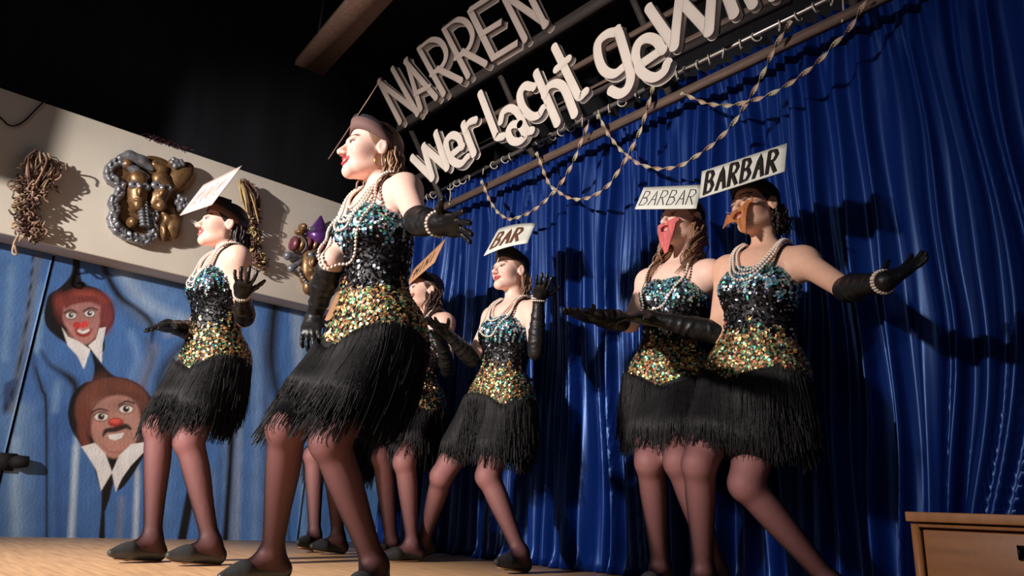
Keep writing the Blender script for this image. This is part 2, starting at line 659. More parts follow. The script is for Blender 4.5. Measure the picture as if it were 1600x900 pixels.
    for ex, ey in ((111, 493), (140, 490)):
        p.ell(ex, ey, 9, 6.5, (60, 38, 40), soft=3, alpha=.7)
        p.ell(ex, ey, 7.5, 4.6, (226, 222, 212))
        p.ell(ex, ey - .5, 4, 4, (28, 20, 22))
        p.ell(ex + 1.2, ey - 1.6, 1.1, 1.1, (250, 250, 250), soft=1)
    p.stroke([(100, 489), (110, 484), (119, 488)], 2.6, (60, 38, 42))
    p.stroke([(131, 486), (141, 481), (152, 484)], 2.6, (60, 38, 42))
    p.ell(120, 508, 6, 5.5, (176, 36, 32))
    p.ell(131, 507, 8, 5, (196, 44, 38), rot=-18)
    p.stroke([(119, 515), (122, 521), (130, 524), (138, 521), (143, 514)], [4, 6, 6, 6, 3], (140, 36, 34))
    p.stroke([(123, 517), (130, 519.5), (138, 516)], 3.6, (232, 228, 220))
    p.stroke([(104, 506), (112, 516), (120, 532)], 2, (190, 120, 112), soft=4, alpha=.7)
    W = (226, 224, 216)
    p.poly([(97, 512), (106, 526), (124, 534), (141, 546), (131, 577), (121, 556), (106, 540)], W)
    p.poly([(138, 540), (150, 530), (155, 513), (165, 511), (160, 540), (159, 567)], W)
    # tie and the second clown's outline
    p.poly([(141, 545), (149, 556), (162, 572), (178, 587), (200, 592), (222, 604), (238, 625), (243, 655), (236, 690), (205, 745), (184, 766), (172, 747), (158, 766), (146, 728), (128, 698), (112, 672), (106, 645), (114, 615), (132, 598), (144, 594), (147, 572)], BK, soft=2, sm=True)
    p.poly([(159, 762), (172, 744), (177, 754), (171, 780), (164, 800), (164, 845), (154, 845), (158, 800)], BK, soft=2)
    p.ell(177, 641, 60, 51, (92, 50, 40), rot=4, soft=4)
    p.ell(145, 620, 16, 34, (112, 62, 46), rot=30, soft=16, alpha=.7)
    p.ell(200, 606, 26, 10, (108, 60, 46), rot=15, soft=12, alpha=.7)
    p.stroke([(132, 640), (128, 670), (134, 694)], 14, (108, 52, 40), soft=8)
    p.stroke([(222, 650), (228, 680), (216, 694)], 14, (76, 42, 36), soft=8)
    p.poly([(146, 640), (158, 626), (180, 618), (203, 622), (217, 640), (218, 672), (206, 700), (186, 714), (172, 714), (154, 700), (143, 676)], (164, 118, 104), sm=True, soft=4)
    p.ell(182, 700, 22, 12, (180, 122, 106), soft=14, alpha=.8)
    p.ell(180, 632, 26, 10, (140, 96, 88), soft=14, alpha=.7)
    p.ell(152, 662, 7, 12, (186, 118, 106), soft=10, alpha=.6)
    for ex, ey in ((158, 651), (197, 639)):
        p.ell(ex, ey, 12, 8, (84, 56, 54), soft=4, alpha=.7)
        p.ell(ex, ey, 10, 6, (222, 218, 205))
        p.ell(ex, ey, 5.5, 5.5, (96, 74, 50))
        p.ell(ex, ey, 3.6, 3.8, (18, 14, 16))
        p.ell(ex + 1.6, ey - 1.8, 1.2, 1.2, (250, 250, 250), soft=1)
        p.stroke([(ex - 11, ey - 2), (ex - 2, ey - 7), (ex + 9, ey - 4)], 1.6, (40, 26, 28))
    p.stroke([(143, 645), (155, 639), (168, 642)], 3, (70, 42, 40))
    p.stroke([(186, 633), (197, 627), (210, 630)], 3, (70, 42, 40))
    p.ell(181, 660, 12, 7.5, (150, 30, 26))
    p.ell(180, 658, 8, 4, (208, 74, 58), soft=3)
    p.stroke([(161, 681), (166, 673), (180, 671), (196, 666), (204, 670)], [3, 7, 8, 8, 4], (48, 34, 28), soft=2.5)
    p.poly([(168, 680), (194, 676), (190, 684), (180, 688), (172, 686)], (226, 214, 204))
    p.stroke([(160, 696), (172, 706), (190, 706), (202, 697)], 2, (150, 84, 78), soft=3, alpha=.8)
    p.poly([(127, 698), (148, 692), (164, 708), (175, 738), (158, 767), (151, 735), (137, 712)], W)
    p.poly([(205, 694), (227, 691), (226, 705), (204, 728), (190, 748), (181, 768), (175, 738), (186, 712)], W)
    # painted latch and splash on the old door
    p.poly([(6, 600), (28, 588), (22, 620), (8, 652), (4, 640)], (40, 66, 110), soft=3)
    p.stroke([(8, 640), (26, 596)], 2, (20, 22, 30))
    n1 = np.sin(U * .9 + 3 * np.sin(V * .05)) * np.sin(V * .11 + U * .07)
    p.c = .86 * p.c + .14 * p.c.mean(1, keepdims=True)
    p.c *= 1.4 * (1 + 0.07 * n1)[:, None]
    return np.clip(p.c, 0.004, .85)


m_mural = mat('painted_wall_boards', attr=True, rough=0.55, noise=(9, 0.12, (1, 2, 1)), bump=(70, 0.25))
wall_left = empty('wall_left', (XW, 2.0, 0))
tag(wall_left, 'blue painted wall boards with two clown faces', kind='structure')


def mural_board(y0, y1, step=0.0055, z1=1.63):
    ys = np.arange(y0, y1 + step * .5, step)
    zs = np.arange(0, z1 + step * .5, step)
    Yg, Zg = np.meshgrid(ys, zs, indexing='ij')
    P = np.stack([np.full(Yg.size, XW), Yg.ravel(), Zg.ravel()], 1)
    U, V = proj_uv(P)
    C = mural(U, V)
    ny, nz = len(ys), len(zs)
    i, j = np.meshgrid(np.arange(ny - 1), np.arange(nz - 1), indexing='ij')
    a = (i * nz + j).ravel()
    Q = np.stack([a, a + nz, a + nz + 1, a + 1], 1)
    # back of the board
    n = len(P)
    bk = np.array([[XW - .03, y0, 0], [XW - .03, y1, 0], [XW - .03, y1, z1], [XW - .03, y0, z1]])
    lo = [k * nz for k in range(ny)]
    F = [tuple(q) for q in Q] + [tuple([n + 1, n] + [k * nz for k in range(ny)]), (n, n + 3, nz - 1) + tuple(range(nz - 2, -1, -1)),
                                 (n + 2, n + 1) + tuple((ny - 1) * nz + k for k in range(nz)), (n + 3, n, n + 1, n + 2)]
    me = mesh_np('wall_board', np.vstack([P, bk]), F, np.vstack([C, np.full((4, 3), .02)]), smooth=False)
    return link('wall_board', me, m_mural, wall_left)


yd = float(on_x(44, 565, XW)[1])
mural_board(-0.75, yd - 0.008, 0.012)
mural_board(yd + 0.008, 2.55)
mural_board(2.556, 4.28, 0.012)
b = MB()
b.box((XW - 0.1, -0.8, 0), (XW - 0.031, 4.28, 1.63))
b.build('backing', m_black, wall_left)
# old door latch sticking out of the gap
lp = on_x(26, 722, XW)
b = MB()
b.box((XW, lp[1] - .10, lp[2] - .05), (XW + .02, lp[1] - 0.01, lp[2] + .045))
b.tube([lp + (0, -.02, .0), lp + (.03, .0, 0), lp + (.045, .05, .005)], [.03, .038, .03], 10)
tag(b.build('door_latch', m_black), 'black iron latch on the blue painted wall at far left', 'latch')

# ------------------------------------------------------------------ curtain, rod, rings, battens
m_satin = mat('blue_satin', (0.0018, 0.014, 0.11), 0.37, spec=0.75, sheen=0.0, bump=(10, 0.03, (3, 1, 0.4)))
m_satin.node_tree.nodes['Principled BSDF'].inputs['Specular Tint'].default_value = (0.30, 0.52, 1.0, 1)


frg = np.random.default_rng(21)
FW = []
while sum(FW) < 8.0:
    FW.append(frg.choice([.045, .06, .075, .095, .12, .15], p=[.16, .22, .22, .18, .14, .08]) * frg.uniform(.85, 1.15))
FX = -5.0 + np.concatenate([[0], np.cumsum(FW)])
FP = np.arange(len(FX)) * 2 * np.pi
FA = np.array(FW + [.08]) * frg.uniform(.22, .42, len(FX))
FK = frg.uniform(-.9, .9, len(FX))


def fold(x, z):
    sweep = np.clip(1.05 - z, 0, 1) ** 2 * np.clip((x + 1.15) / .5, 0, 1)
    xx = x + 0.42 * sweep
    w = xx + 0.016 * np.sin(z * 1.7 + xx * 3.1) + .009 * np.sin(z * 3.7 + xx * 9) + .006 * np.sin(z * 7.3 + xx * 17)
    ph = np.interp(w, FX, FP)
    am = np.interp(w, FX, FA)
    sk_ = np.interp(w, FX, FK)
    y = np.sin(ph + sk_ * np.cos(ph)) + .16 * np.sin(2 * ph + 3 * z + w * 11)
    big = .022 * np.sin(2 * np.pi * w / .61 + 1.1 * np.sin(w * 1.7)) + .012 * np.sin(2 * np.pi * w / .29 + z)
    top = np.clip((z - 2.1) / .3, 0, 1)
    y2 = np.sin(2 * np.pi * w / 0.055) * .016
    grow_ = .75 + .45 * np.clip((2.1 - z) / 2.1, 0, 1)
    return (am * grow_ * y + big) * (1 - .6 * top) + y2 * top + .012 * (1 - z / 2.4)


xs = np.arange(-4.42, 1.3, 0.0068)
zs = np.linspace(0.004, 2.44, 64)
Xg, Zg = np.meshgrid(xs, zs, indexing='ij')
Yg = YC + fold(Xg, Zg)
# bunching where the hem meets the stage
Yg -= 0.02 * np.clip((.06 - Zg) / .06, 0, 1) * (1 + np.sin(Xg * 31))
Zg2 = Zg + 0.012 * np.sin(Xg * 60) * (Zg > 2.43)
P = np.stack([Xg.ravel(), Yg.ravel(), Zg2.ravel()], 1)
nz = len(zs)
i, j = np.meshgrid(np.arange(len(xs) - 1), np.arange(nz - 1), indexing='ij')
a = (i * nz + j).ravel()
cur_root = empty('stage_curtain', (-1.6, YC, 0))
tag(cur_root, 'shiny royal blue satin stage curtain hanging in folds behind the dancers', 'curtain')
cur = link('curtain_cloth', mesh_np('curtain_cloth', P, np.stack([a, a + nz, a + nz + 1, a + 1], 1)), m_satin, cur_root)
so = cur.modifiers.new('thickness', 'SOLIDIFY')
so.thickness = 0.003

ra, rb = on_y(676.7, 302.5, YC - .04), on_y(1287, 2.5, YC - .04)
rdir = (rb - ra) / (rb[0] - ra[0])


def rod_at(x):
    return ra + rdir * (x - ra[0])


b = MB()
b.tube([rod_at(-4.3), rod_at(-2.0), rod_at(1.2)], 0.0135, 12)
tag(b.build('curtain_rod', m_steel, smooth=True), 'grey steel pipe carrying the blue curtain on rings', 'curtain rod')
ring_b = MB()
ring_b.tube([(0.0, .024 * math.cos(t), .024 * math.sin(t)) for t in np.linspace(0, 2 * math.pi, 15)], .0042, 6, caps=False)
ring_me = mesh_np('ring', ring_b.v, ring_b.f)
ring_me.materials.append(m_ring)
ring_px = [669, 677, 704, 714, 723, 734, 755, 772, 789, 799, 826, 844, 863, 877, 892, 910, 934, 952, 972, 996, 1058, 1072, 1092, 1108, 1130, 1157, 1182, 1217, 1247, 1274, 1300, 1330, 1362]
for k, u in enumerate(ring_px):
    r = ray(u, 302.5 - .4915 * (u - 676.7))
    p = rod_at((CAM_O + r * ((YC - .04) / r[1]))[0])
    o = link('ring', ring_me, None, cur_root)
    o.location = Vector(p - np.array([0, 0, .012])) - Vector((0, 0, 0))
    o.rotation_euler = (random.uniform(-.1, .1), random.uniform(-.15, .15), random.uniform(-1.0, 1.0))

lat = empty('timber_lattice', (-2.5, 2.75, 2.3))
tag(lat, 'dark timber lattice above the curtain behind the white letters', 'timber frame')


def timber(u0, v0, u1, v1, y, w, h, m=m_timber, ext=(0, 0), name='timber'):
    p, q = on_y(u0, v0, y), on_y(u1, v1, y)
    d = unit(q - p)
    bb = MB()
    bb.bar(p - d * ext[0], q + d * ext[1], w, h, up=(0, 1, 0) if abs(d[2]) < .5 else (0, 1, 0))
    return bb.build(name, m, lat)


timber(698, 322.5, 1313, 29, 2.70, .042, .03, m_batten, (.25, 1.6), 'batten')
timber(660, 178, 864, 51, 2.668, .07, .05, ext=(.3, 2.2), name='beam')
timber(820, 153, 927, 91, 2.695, .03, .03, m_batten, (1.0, 2.2), 'lath')
timber(867, 171, 960, 124, 2.695, .034, .03, m_batten, (1.0, 2.2), 'lath')
timber(748, 232, 775, 219, 2.695, .04, .03, m_timber, (.8, 2.0), 'lath')
for (u0, v0, u1, v1) in ((835, 243, 822, 222), (694, 318, 645, 208), (1046, 145, 1035, 118), (800, 158, 779, 110), (1012, 50, 984, -15), (1340, 25, 1334, 0)):
    timber(u0, v0, u1, v1, 2.726, .034, .03, m_timber, (.01, .25), 'post')

# ------------------------------------------------------------------ letters


def stroke_solid(mb, P2, w, y, th, rnd=True, seg=6):
    """flat bar along a picture polyline on the plane y, w in metres"""
    P = [on_y(u, v, y)[[0, 2]] for u, v in P2]
    n = len(P)
    Lf, Rt = [], []
    for i in range(n):
        d0 = P[i] - P[i - 1] if i else P[1] - P[0]
        d1 = P[i + 1] - P[i] if i < n - 1 else d0
        d0, d1 = unit(d0), unit(d1)
        t = unit(d0 + d1)
        nrm = np.array([-t[1], t[0]])
        k = 1 / max(np.dot(t, d1), .55)
        Lf.append(P[i] + nrm * w / 2 * k)
        Rt.append(P[i] - nrm * w / 2 * k)
    ring = []
    if rnd:
        d = unit(P[-1] - P[-2])
        nr = np.array([-d[1], d[0]])
        capE = [P[-1] + (nr * math.cos(a_) + d * math.sin(a_)) * w / 2 for a_ in np.linspace(0, math.pi, seg + 2)[1:-1]]
        d = unit(P[0] - P[1])
        nr = np.array([-d[1], d[0]])
        capS = [P[0] + (nr * math.cos(a_) + d * math.sin(a_)) * w / 2 for a_ in np.linspace(0, math.pi, seg + 2)[1:-1]]
    else:
        capE = capS = []
    V = []
    F = []
    for yy in (y, y + th):
        V += [(p[0], yy, p[1]) for p in Lf] + [(p[0], yy, p[1]) for p in Rt]
    for i in range(n - 1):
        F.append((i, i + 1, n + i + 1, n + i))
        F.append((2 * n + i, 3 * n + i, 3 * n + i + 1, 2 * n + i + 1))
    base = len(V)
    loop = list(range(n)) + [('e', k) for k in range(len(capE))] + [n + i for i in range(n - 1, -1, -1)] + [('s', k) for k in range(len(capS))]
    idx0, idx1 = [], []
    for q in loop:
        if isinstance(q, tuple):
            p = capE[q[1]] if q[0] == 'e' else capS[q[1]]
            V.append((p[0], y, p[1]))
            V.append((p[0], y + th, p[1]))
            idx0.append(len(V) - 2)
            idx1.append(len(V) - 1)
        else:
            idx0.append(q)
            idx1.append(q + 2 * n)
    m = len(loop)
    for i in range(m):
        k = (i + 1) % m
        F.append((idx0[i], idx0[k], idx1[k], idx1[i]))
    if rnd:
        ne = len(capE)
        F.append(tuple([idx0[n - 1]] + idx0[n:n + ne] + [idx0[n + ne]]))
        F.append(tuple([idx1[n + ne]] + idx1[n:n + ne][::-1] + [idx1[n - 1]]))
        F.append(tuple([idx0[2 * n + ne - 1]] + idx0[2 * n + ne:] + [idx0[0]]))
        F.append(tuple([idx1[0]] + idx1[2 * n + ne:][::-1] + [idx1[2 * n + ne - 1]]))
    mb.add(V, F)


def letter(name, label, strokes, w, rnd, y, th, m, group, ns=5):
    mb = MB()
    for k, (P2, sm) in enumerate(strokes):
        if sm:
            P2 = [tuple(p) for p in spline(P2, ns)]
        stroke_solid(mb, P2, w, y - .0015 * k, th + .0015 * k, rnd)
    o = mb.build(name, m)
    bv_ = o.modifiers.new('bevel', 'BEVEL')
    bv_.width = .004
    bv_.segments = 2
    bv_.limit_method = 'ANGLE'
    return tag(o, label, 'letter', group)


YL = 2.64
G1, G2 = 'block letters of the upper line above the curtain', 'round letters of the lower line above the curtain'
UP = [('letter_n', 'grey white block letter N, first letter of the word NARREN', [([(625, 191), (592, 126)], 0), ([(592, 128), (653, 176)], 0), ([(652, 178), (613, 106)], 0)]),
      ('letter_a', 'grey white block letter A in the word NARREN', [([(657, 171), (635, 93)], 0), ([(633, 95), (681, 153)], 0), ([(649, 146), (670, 136)], 0)]),
      ('letter_r', 'grey white block letter R, first of the two in NARREN', [([(654, 74), (693, 147)], 0), ([(656, 75), (672, 63), (688, 66), (697, 84), (691, 103), (674, 116)], 1), ([(684, 107), (720, 126)], 0)]),
      ('letter_r', 'grey white block letter R, second of the two in NARREN', [([(693, 43), (731, 119)], 0), ([(695, 44), (711, 32), (728, 35), (738, 55), (731, 77), (712, 90)], 1), ([(723, 80), (758, 100)], 0)]),
      ('letter_e', 'grey white block letter E in the word NARREN', [([(733, 14), (771, 91)], 0), ([(769, 91), (808, 67)], 0), ([(752, 53), (783, 34)], 0), ([(733, 16), (770, -8)], 0)]),
      ('letter_n', 'grey white block letter N, last letter of the word NARREN, cut by the picture top', [([(820, 62), (783, -14)], 0), ([(783, -12), (853, 38)], 0), ([(851, 40), (822, -20)], 0)])]
for nm, lb, st in UP:
    letter(nm, lb, st, .042, nm != 'letter_e', YL - .05, .05, m_letter_u, G1)
LOW = [('letter_w', 'white rounded letter w at the left start of the lower line', [([(644, 246), (675, 278)], 0), ([(675, 278), (662, 228)], 0), ([(662, 229), (698, 262)], 0), ([(698, 262), (681, 208)], 0)]),
       ('letter_e', 'white rounded letter e between w and r in the lower line', [([(704, 243), (722, 229)], 0), ([(722, 229), (717, 215), (706, 211), (697, 222), (700, 242), (710, 254), (721, 256), (730, 246)], 1)]),
       ('letter_r', 'white rounded letter r ending the first word of the lower line', [([(724, 194), (740, 240)], 0), ([(727, 202), (733, 192), (742, 188)], 1)]),
       ('letter_l', 'white rounded letter l starting the word lacht', [([(750, 146), (772, 204), (777, 214), (786, 213)], 1)]),
       ('letter_a', 'white rounded letter a in the word lacht', [([(782, 190), (786, 175), (798, 169), (810, 178), (822, 203), (831, 204)], 1), ([(812, 194), (800, 195), (794, 206), (799, 219), (811, 221), (820, 211), (812, 194)], 1)]),
       ('letter_c', 'white rounded letter c in the word lacht', [([(833, 136), (820, 134), (812, 148), (817, 169), (830, 182), (842, 180), (848, 170)], 1)]),
       ('letter_h', 'white rounded letter h in the word lacht', [([(838, 114), (870, 192)], 0), ([(851, 148), (858, 135), (870, 131), (882, 140), (897, 178)], 1)]),
       ('letter_t', 'white rounded letter t ending the word lacht', [([(866, 73), (896, 135), (905, 151), (915, 143)], 1), ([(869, 108), (888, 92)], 0)]),
       ('letter_g', 'white rounded letter g with hooked tail in the lower line', [([(966, 49), (948, 53), (934, 68), (935, 92), (944, 111), (960, 116), (976, 104)], 1), ([(965, 46), (978, 90), (985, 118), (980, 138), (968, 146), (955, 141)], 1)]),
       ('letter_e', 'white rounded letter e right after the letter g', [([(1000, 101), (1035, 78)], 0), ([(1035, 78), (1026, 63), (1010, 59), (996, 70), (993, 93), (1003, 114), (1021, 122), (1037, 113), (1043, 99)], 1)]),
       ('letter_w', 'large white rounded letter w right of the middle of the lower line', [([(1014, 12), (1053, 72)], 0), ([(1053, 72), (1062, -2)], 0), ([(1062, -2), (1107, 49)], 0), ([(1107, 49), (1114, -24)], 0)]),
       ('letter_i', 'white rounded letter i beside the large w, cut by the picture top', [([(1128, -32), (1146, 21)], 0)]),
       ('letter_n', 'white rounded letter n at the right end, cut by the picture top', [([(1157, -30), (1176, 7)], 0), ([(1160, -24), (1180, -42), (1196, -30), (1208, -6)], 1)])]
for nm, lb, st in LOW:
    letter(nm, lb, st, .053, True, YL, .035, m_letter, G2)

# ------------------------------------------------------------------ paper streamers
m_paper = mat('streamer_paper', attr=True, rough=0.8)


def streamer(pts, label, y=2.64, w=.021):
    P = [on_y(u, v, y) for u, v in pts]
    Q = spline(P, 14)
    S = np.concatenate([[0], np.cumsum([np.linalg.norm(Q[i + 1] - Q[i]) for i in range(len(Q) - 1)])])
    n = int(S[-1] / .012)
    T = np.linspace(0, S[-1], n)
    C = np.stack([np.interp(T, S, [q[k] for q in Q]) for k in range(3)], 1)
    V, F, cc = [], [], []
    pal = [lin(186, 170, 142), lin(150, 112, 104), lin(132, 130, 104), lin(196, 184, 158)]
    for i in range(n):
        d = unit(C[min(i + 1, n - 1)] - C[max(i - 1, 0)])
        s = unit(np.cross(d, (0, 1, 0)))
        q = np.cross(s, d)
        a_ = 2 * math.pi * T[i] / .155
        e = s * math.cos(a_) + q * math.sin(a_)
        nn = np.cross(d, e) * .0006
        for k, (sg, th) in enumerate(((-1, 1), (1, 1), (1, -1), (-1, -1))):
            V.append(C[i] + e * sg * w / 2 + nn * th)
            cc.append(pal[0 if k in (0, 3) else 1] if (i // 7) % 3 else pal[3 if k in (0, 3) else 2])
        if i:
            for k in range(4):
                F.append(((i - 1) * 4 + k, (i - 1) * 4 + (k + 1) % 4, i * 4 + (k + 1) % 4, i * 4 + k))
    o = link('paper_streamer', mesh_np('paper_streamer', V, F, np.array(cc), smooth=False), m_paper)
    return tag(o, label, 'streamer', 'twisted paper streamers swagged along the batten')


streamer([(752, 282), (761, 305), (770, 322), (782, 336), (797, 343), (815, 338), (835, 328), (853, 313), (870, 295), (890, 265), (905, 230), (921, 188)], 'twisted paper streamer swag at the far left, above the white BAR card')
streamer([(838, 238), (848, 265), (858, 288), (868, 297), (885, 308), (905, 312), (930, 305), (952, 288), (970, 262), (985, 236), (1002, 200), (1014, 160), (1021, 135)], 'twisted paper streamer swag second from the left')
streamer([(934, 178), (946, 203), (962, 226), (978, 242), (1000, 257), (1030, 264), (1060, 260), (1090, 243), (1118, 222), (1140, 200), (1160, 172), (1182, 135), (1197, 105), (1212, 72), (1236, 32)], 'long twisted paper streamer swag above the two bearded dancers')
streamer([(1064, 145), (1085, 155), (1108, 163), (1140, 165), (1165, 160), (1195, 151), (1222, 138), (1252, 118), (1280, 95), (1305, 68), (1325, 48), (1340, 24), (1356, -4)], 'twisted paper streamer swag at the far right end of the batten')
b = MB()
for (u, v0, v1) in ((703, 288, 320), (1317, 0, 34)):
    b = MB()
    b.tube([on_y(u, v0, 2.74), on_y(u + 1, (v0 + v1) / 2, 2.73), on_y(u - 1, v1, 2.68)], .004, 6)
    tag(b.build('tie_string', m_ring, smooth=True), 'pale string tied over the rod at the left end' if u < 800 else 'pale string hanging over the batten at the right end', 'string')

# ------------------------------------------------------------------ ceiling board and wooden cabinet
b = MB()
b.bar((-4.87, 2.08, 3.5), (-2.82, 1.88, 3.5), .23, .05)
m_strip = mat('brown_grille_board', lin(120, 92, 78), 0.8, noise=(60, .25, (1, 1, 1)), bump=(120, .4))
o = b.build('ceiling_board', m_strip)
tag(o, 'brown perforated board hanging under the black ceiling', 'board')
for x in (-4.6, -3.2):
    bb = MB()
    bb.bar((x, 2.0, 3.5), (x, 2.0, 4.2), .02, .02, up=(1, 0, 0))
    bb.build('hanger', m_black, o)

m_oak = mat('cabinet_veneer', lin(150, 100, 58), 0.45, noise=(4, .16, (1, 2, 9)), bump=(30, .06))
m_oak2 = mat('cabinet_edge_wood', lin(168, 116, 70), 0.5, noise=(4, .16, (9, 2, 2)), bump=(30, .06))
yf = 2.22
cx0 = float(on_y(1424, 830, yf)[0])
ct = float(on_y(1423, 815, yf)[2])
tt0 = on_y(1413, 799, yf - .02)
cab = empty('wooden_cabinet', (cx0 + .5, yf + .2, 0))
tag(cab, 'brown wooden cabinet with recessed black handle in front of the curtain', 'cabinet')
x1 = cx0 + 1.0
b = MB()
b.box((tt0[0], yf - .02, ct), (x1 + .02, yf + .42, float(tt0[2])))
bt = b.build('top', m_oak2, cab)
dx = float(on_y(1438, 830, yf)[0])
dz = float(on_y(1438, 826, yf)[2])
b = MB()
b.box((cx0, yf + .03, 0.0), (x1, yf + .40, ct))
b.build('body', m_oak, cab)
b = MB()
b.box((cx0, yf, 0), (dx - .004, yf + .03, ct - .004))
b.build('stile', m_oak2, cab)
b = MB()
b.box((dx - .004, yf, dz + .004), (x1, yf + .03, ct - .004))
b.build('rail', m_oak2, cab)
b = MB()
b.box((dx + .003, yf + .008, .03), (x1 - .03, yf + .03, dz - .002))
dr = b.build('door', m_oak, cab)
hx, hz = on_y(1588, 852, yf)[[0, 2]]
hz1 = on_y(1588, 875, yf)[2]
b = MB()
b.box((hx, yf + .001, hz1), (hx + .12, yf + .012, hz1 + .007))
b.box((hx, yf + .001, hz - .007), (hx + .12, yf + .012, hz))
b.box((hx, yf + .001, hz1), (hx + .006, yf + .012, hz))
b.box((hx + .114, yf + .001, hz1), (hx + .12, yf + .012, hz))
b.box((hx, yf + .007, hz1), (hx + .12, yf + .012, hz))
b.build('handle', mat('black_metal', (.01, .01, .011), .35, metal=.6), dr)
for oo in (bt, dr):
    q = oo.modifiers.new('bevel', 'BEVEL')
    q.width = .003
    q.segments = 2

# black panel added out of view at left to shade that end of the beam
b = MB()
b.box((-4.15, -1.75, 2.02), (-3.8, -1.14, 4.2))
tag(b.build('shade_panel', m_black), 'black hanging panel added out of view to shade the beam', kind='structure')
# ================================================================== decorations on the cream beam
m_silver = mat('antique_silver', lin(134, 136, 142), .36, metal=.45, noise=(30, .35, (1, 1, 1)), bump=(50, .2))
m_bronze = mat('antique_bronze', lin(132, 102, 70), .38, metal=.5, noise=(25, .35, (1, 1, 1)), bump=(50, .2))
m_purple = mat('purple_glaze', lin(92, 52, 120), .3, metal=.4, noise=(25, .25, (1, 1, 1)))
m_plum = mat('plum_bronze_glaze', lin(128, 72, 84), .35, metal=.3, noise=(25, .4, (1, 1, 1)))
m_darkhole = mat('dark_eye_hole', (.004, .004, .004), .9)


def wp(u, v, d=0.0):
    return on_x(u, v, XB) + np.array([d, 0, 0])


SY = abs(wp(240, 310)[1] - wp(220, 310)[1]) / 20
SZ = abs(wp(230, 300)[2] - wp(230, 320)[2]) / 20
WAX = np.array([[1.0, 0, 0], [0, 1, 0], [0, 0, 1]])


def wax(rot):
    r = math.radians(rot)
    return np.array([[1.0, 0, 0], [0, math.cos(r), math.sin(r)], [0, -math.sin(r), math.cos(r)]])


def we(u, v, d, ru, rv, rd, rot=0, k=.01, op='u'):
    return (p_ell(wp(u, v, d), wax(rot), np.array([rd, ru * SY, rv * SZ])), k, op)


def wl(P, rad, d, k=.012):
    out = []
    for i in range(len(P) - 1):
        r0 = rad[i] if hasattr(rad, '__len__') else rad
        r1 = rad[i + 1] if hasattr(rad, '__len__') else rad
        out.append((p_limb(wp(*P[i], d), wp(*P[i + 1], d), [r0 * SZ, r1 * SZ]), k, 'u'))
    return out


def wpart(name, prims, m, parent, step=.006):
    V, Q = mesh_sdf(prims, step, margin=.04)
    V[:, 0] = np.maximum(V[:, 0], XB + .001)
    return link(name, mesh_np(name, V, Q), m, parent)


mk = empty('wall_mask', wp(232, 315))
tag(mk, 'silver and bronze wall plaque of two masked carnival faces on the cream beam', 'mask')
wpart('backplate', [we(228, 318, .015, 50, 52, .03), we(262, 345, .015, 24, 34, .04), we(282, 285, .02, 18, 30, .04, -25), we(200, 275, .02, 28, 26, .03), we(245, 262, .02, 30, 16, .03)], m_bronze, mk)
for (fu, fv, rot) in ((211, 305, 8), (246, 306, -14)):
    pr = [we(fu, fv, .05, 17, 32, .07, rot), we(fu - 2, fv + 2, .115, 4.5, 9, .022, rot), we(fu - 1, fv - 20, .07, 15, 14, .05, rot),
          we(fu - 2, fv + 15, .105, 7, 3.2, .016, rot), we(fu - 1, fv + 22, .085, 9, 8, .03, rot)]
    f = wpart('face', pr, m_bronze, mk, .005)
    wpart('eye_mask', [we(fu - 9, fv - 9, .10, 9.5, 7, .022, rot + 18), we(fu + 8, fv - 6, .095, 10, 7, .024, rot - 10), we(fu - 1, fv - 5, .113, 4, 5, .018, rot),
                       we(fu - 8, fv - 9, .128, 4, 2.6, .016, rot + 10, .003, 's'), we(fu + 8, fv - 6, .125, 4, 2.6, .018, rot - 8, .003, 's')], m_silver, f, .004)
    wpart('eye_hole', [we(fu - 8, fv - 9, .106, 4, 2.6, .010, rot + 10)], m_darkhole, f, .004)
    wpart('eye_hole', [we(fu + 8, fv - 6, .104, 4, 2.6, .010, rot - 8)], m_darkhole, f, .004)
wpart('turban_fold', wl([(184, 252), (198, 249), (216, 256), (232, 268)], [6, 9, 9, 5], .06) + wl([(190, 262), (206, 272), (224, 282)], [5, 7, 5], .07), m_silver, mk)
wpart('headscarf', wl([(238, 262), (248, 270), (252, 284)], [7, 8, 5], .06), m_bronze, mk)
wpart('headscarf', [we(194, 262, .06, 9, 9, .04, 30)], m_bronze, mk)
wpart('cap', [we(278, 280, .045, 20, 30, .06, -24), we(270, 262, .06, 14, 10, .04, -15)], m_bronze, mk)
fe = []
fp = [tuple(q) for q in spline([(190, 256), (176, 258), (166, 270), (170, 284), (184, 292), (182, 306), (173, 318), (176, 332), (172, 346), (178, 360), (192, 370), (210, 376), (228, 377), (238, 366), (230, 352), (238, 340), (228, 330)], 6)]
frg3 = np.random.default_rng(5)
for k, (u, v) in enumerate(fp):
    u2, v2 = fp[min(k + 1, len(fp) - 1)]
    u1, v1 = fp[max(k - 1, 0)]
    ang_ = math.degrees(math.atan2(-(v2 - v1) * SZ, (u2 - u1) * SY))
    for sd_ in (-1, 1):
        nx_, ny_ = -(v2 - v1), (u2 - u1)
        nn_ = math.hypot(nx_, ny_) + 1e-6
        o_ = sd_ * frg3.uniform(2.5, 4.5)
        fe.append(we(u + nx_ / nn_ * o_, v + ny_ / nn_ * o_, .045 + frg3.uniform(-.01, .012), 6.2, 2.6, .03, ang_ + sd_ * 48, .003))
    fe.append(we(u, v, .03, 6, 6, .035, 0, .006))
wpart('feather_trim', fe, m_silver, mk, .005)
rf = []
for k in range(8):
    rf.append(we(213 + k * .6, 322 + k * 5, .08, 6, 2.8, .03, 12, .004))
    rf.append(we(221 + k * .5, 322 + k * 5, .075, 5, 2.6, .03, -25, .004))
wpart('ruffle', rf, m_silver, mk, .004)
ro = []
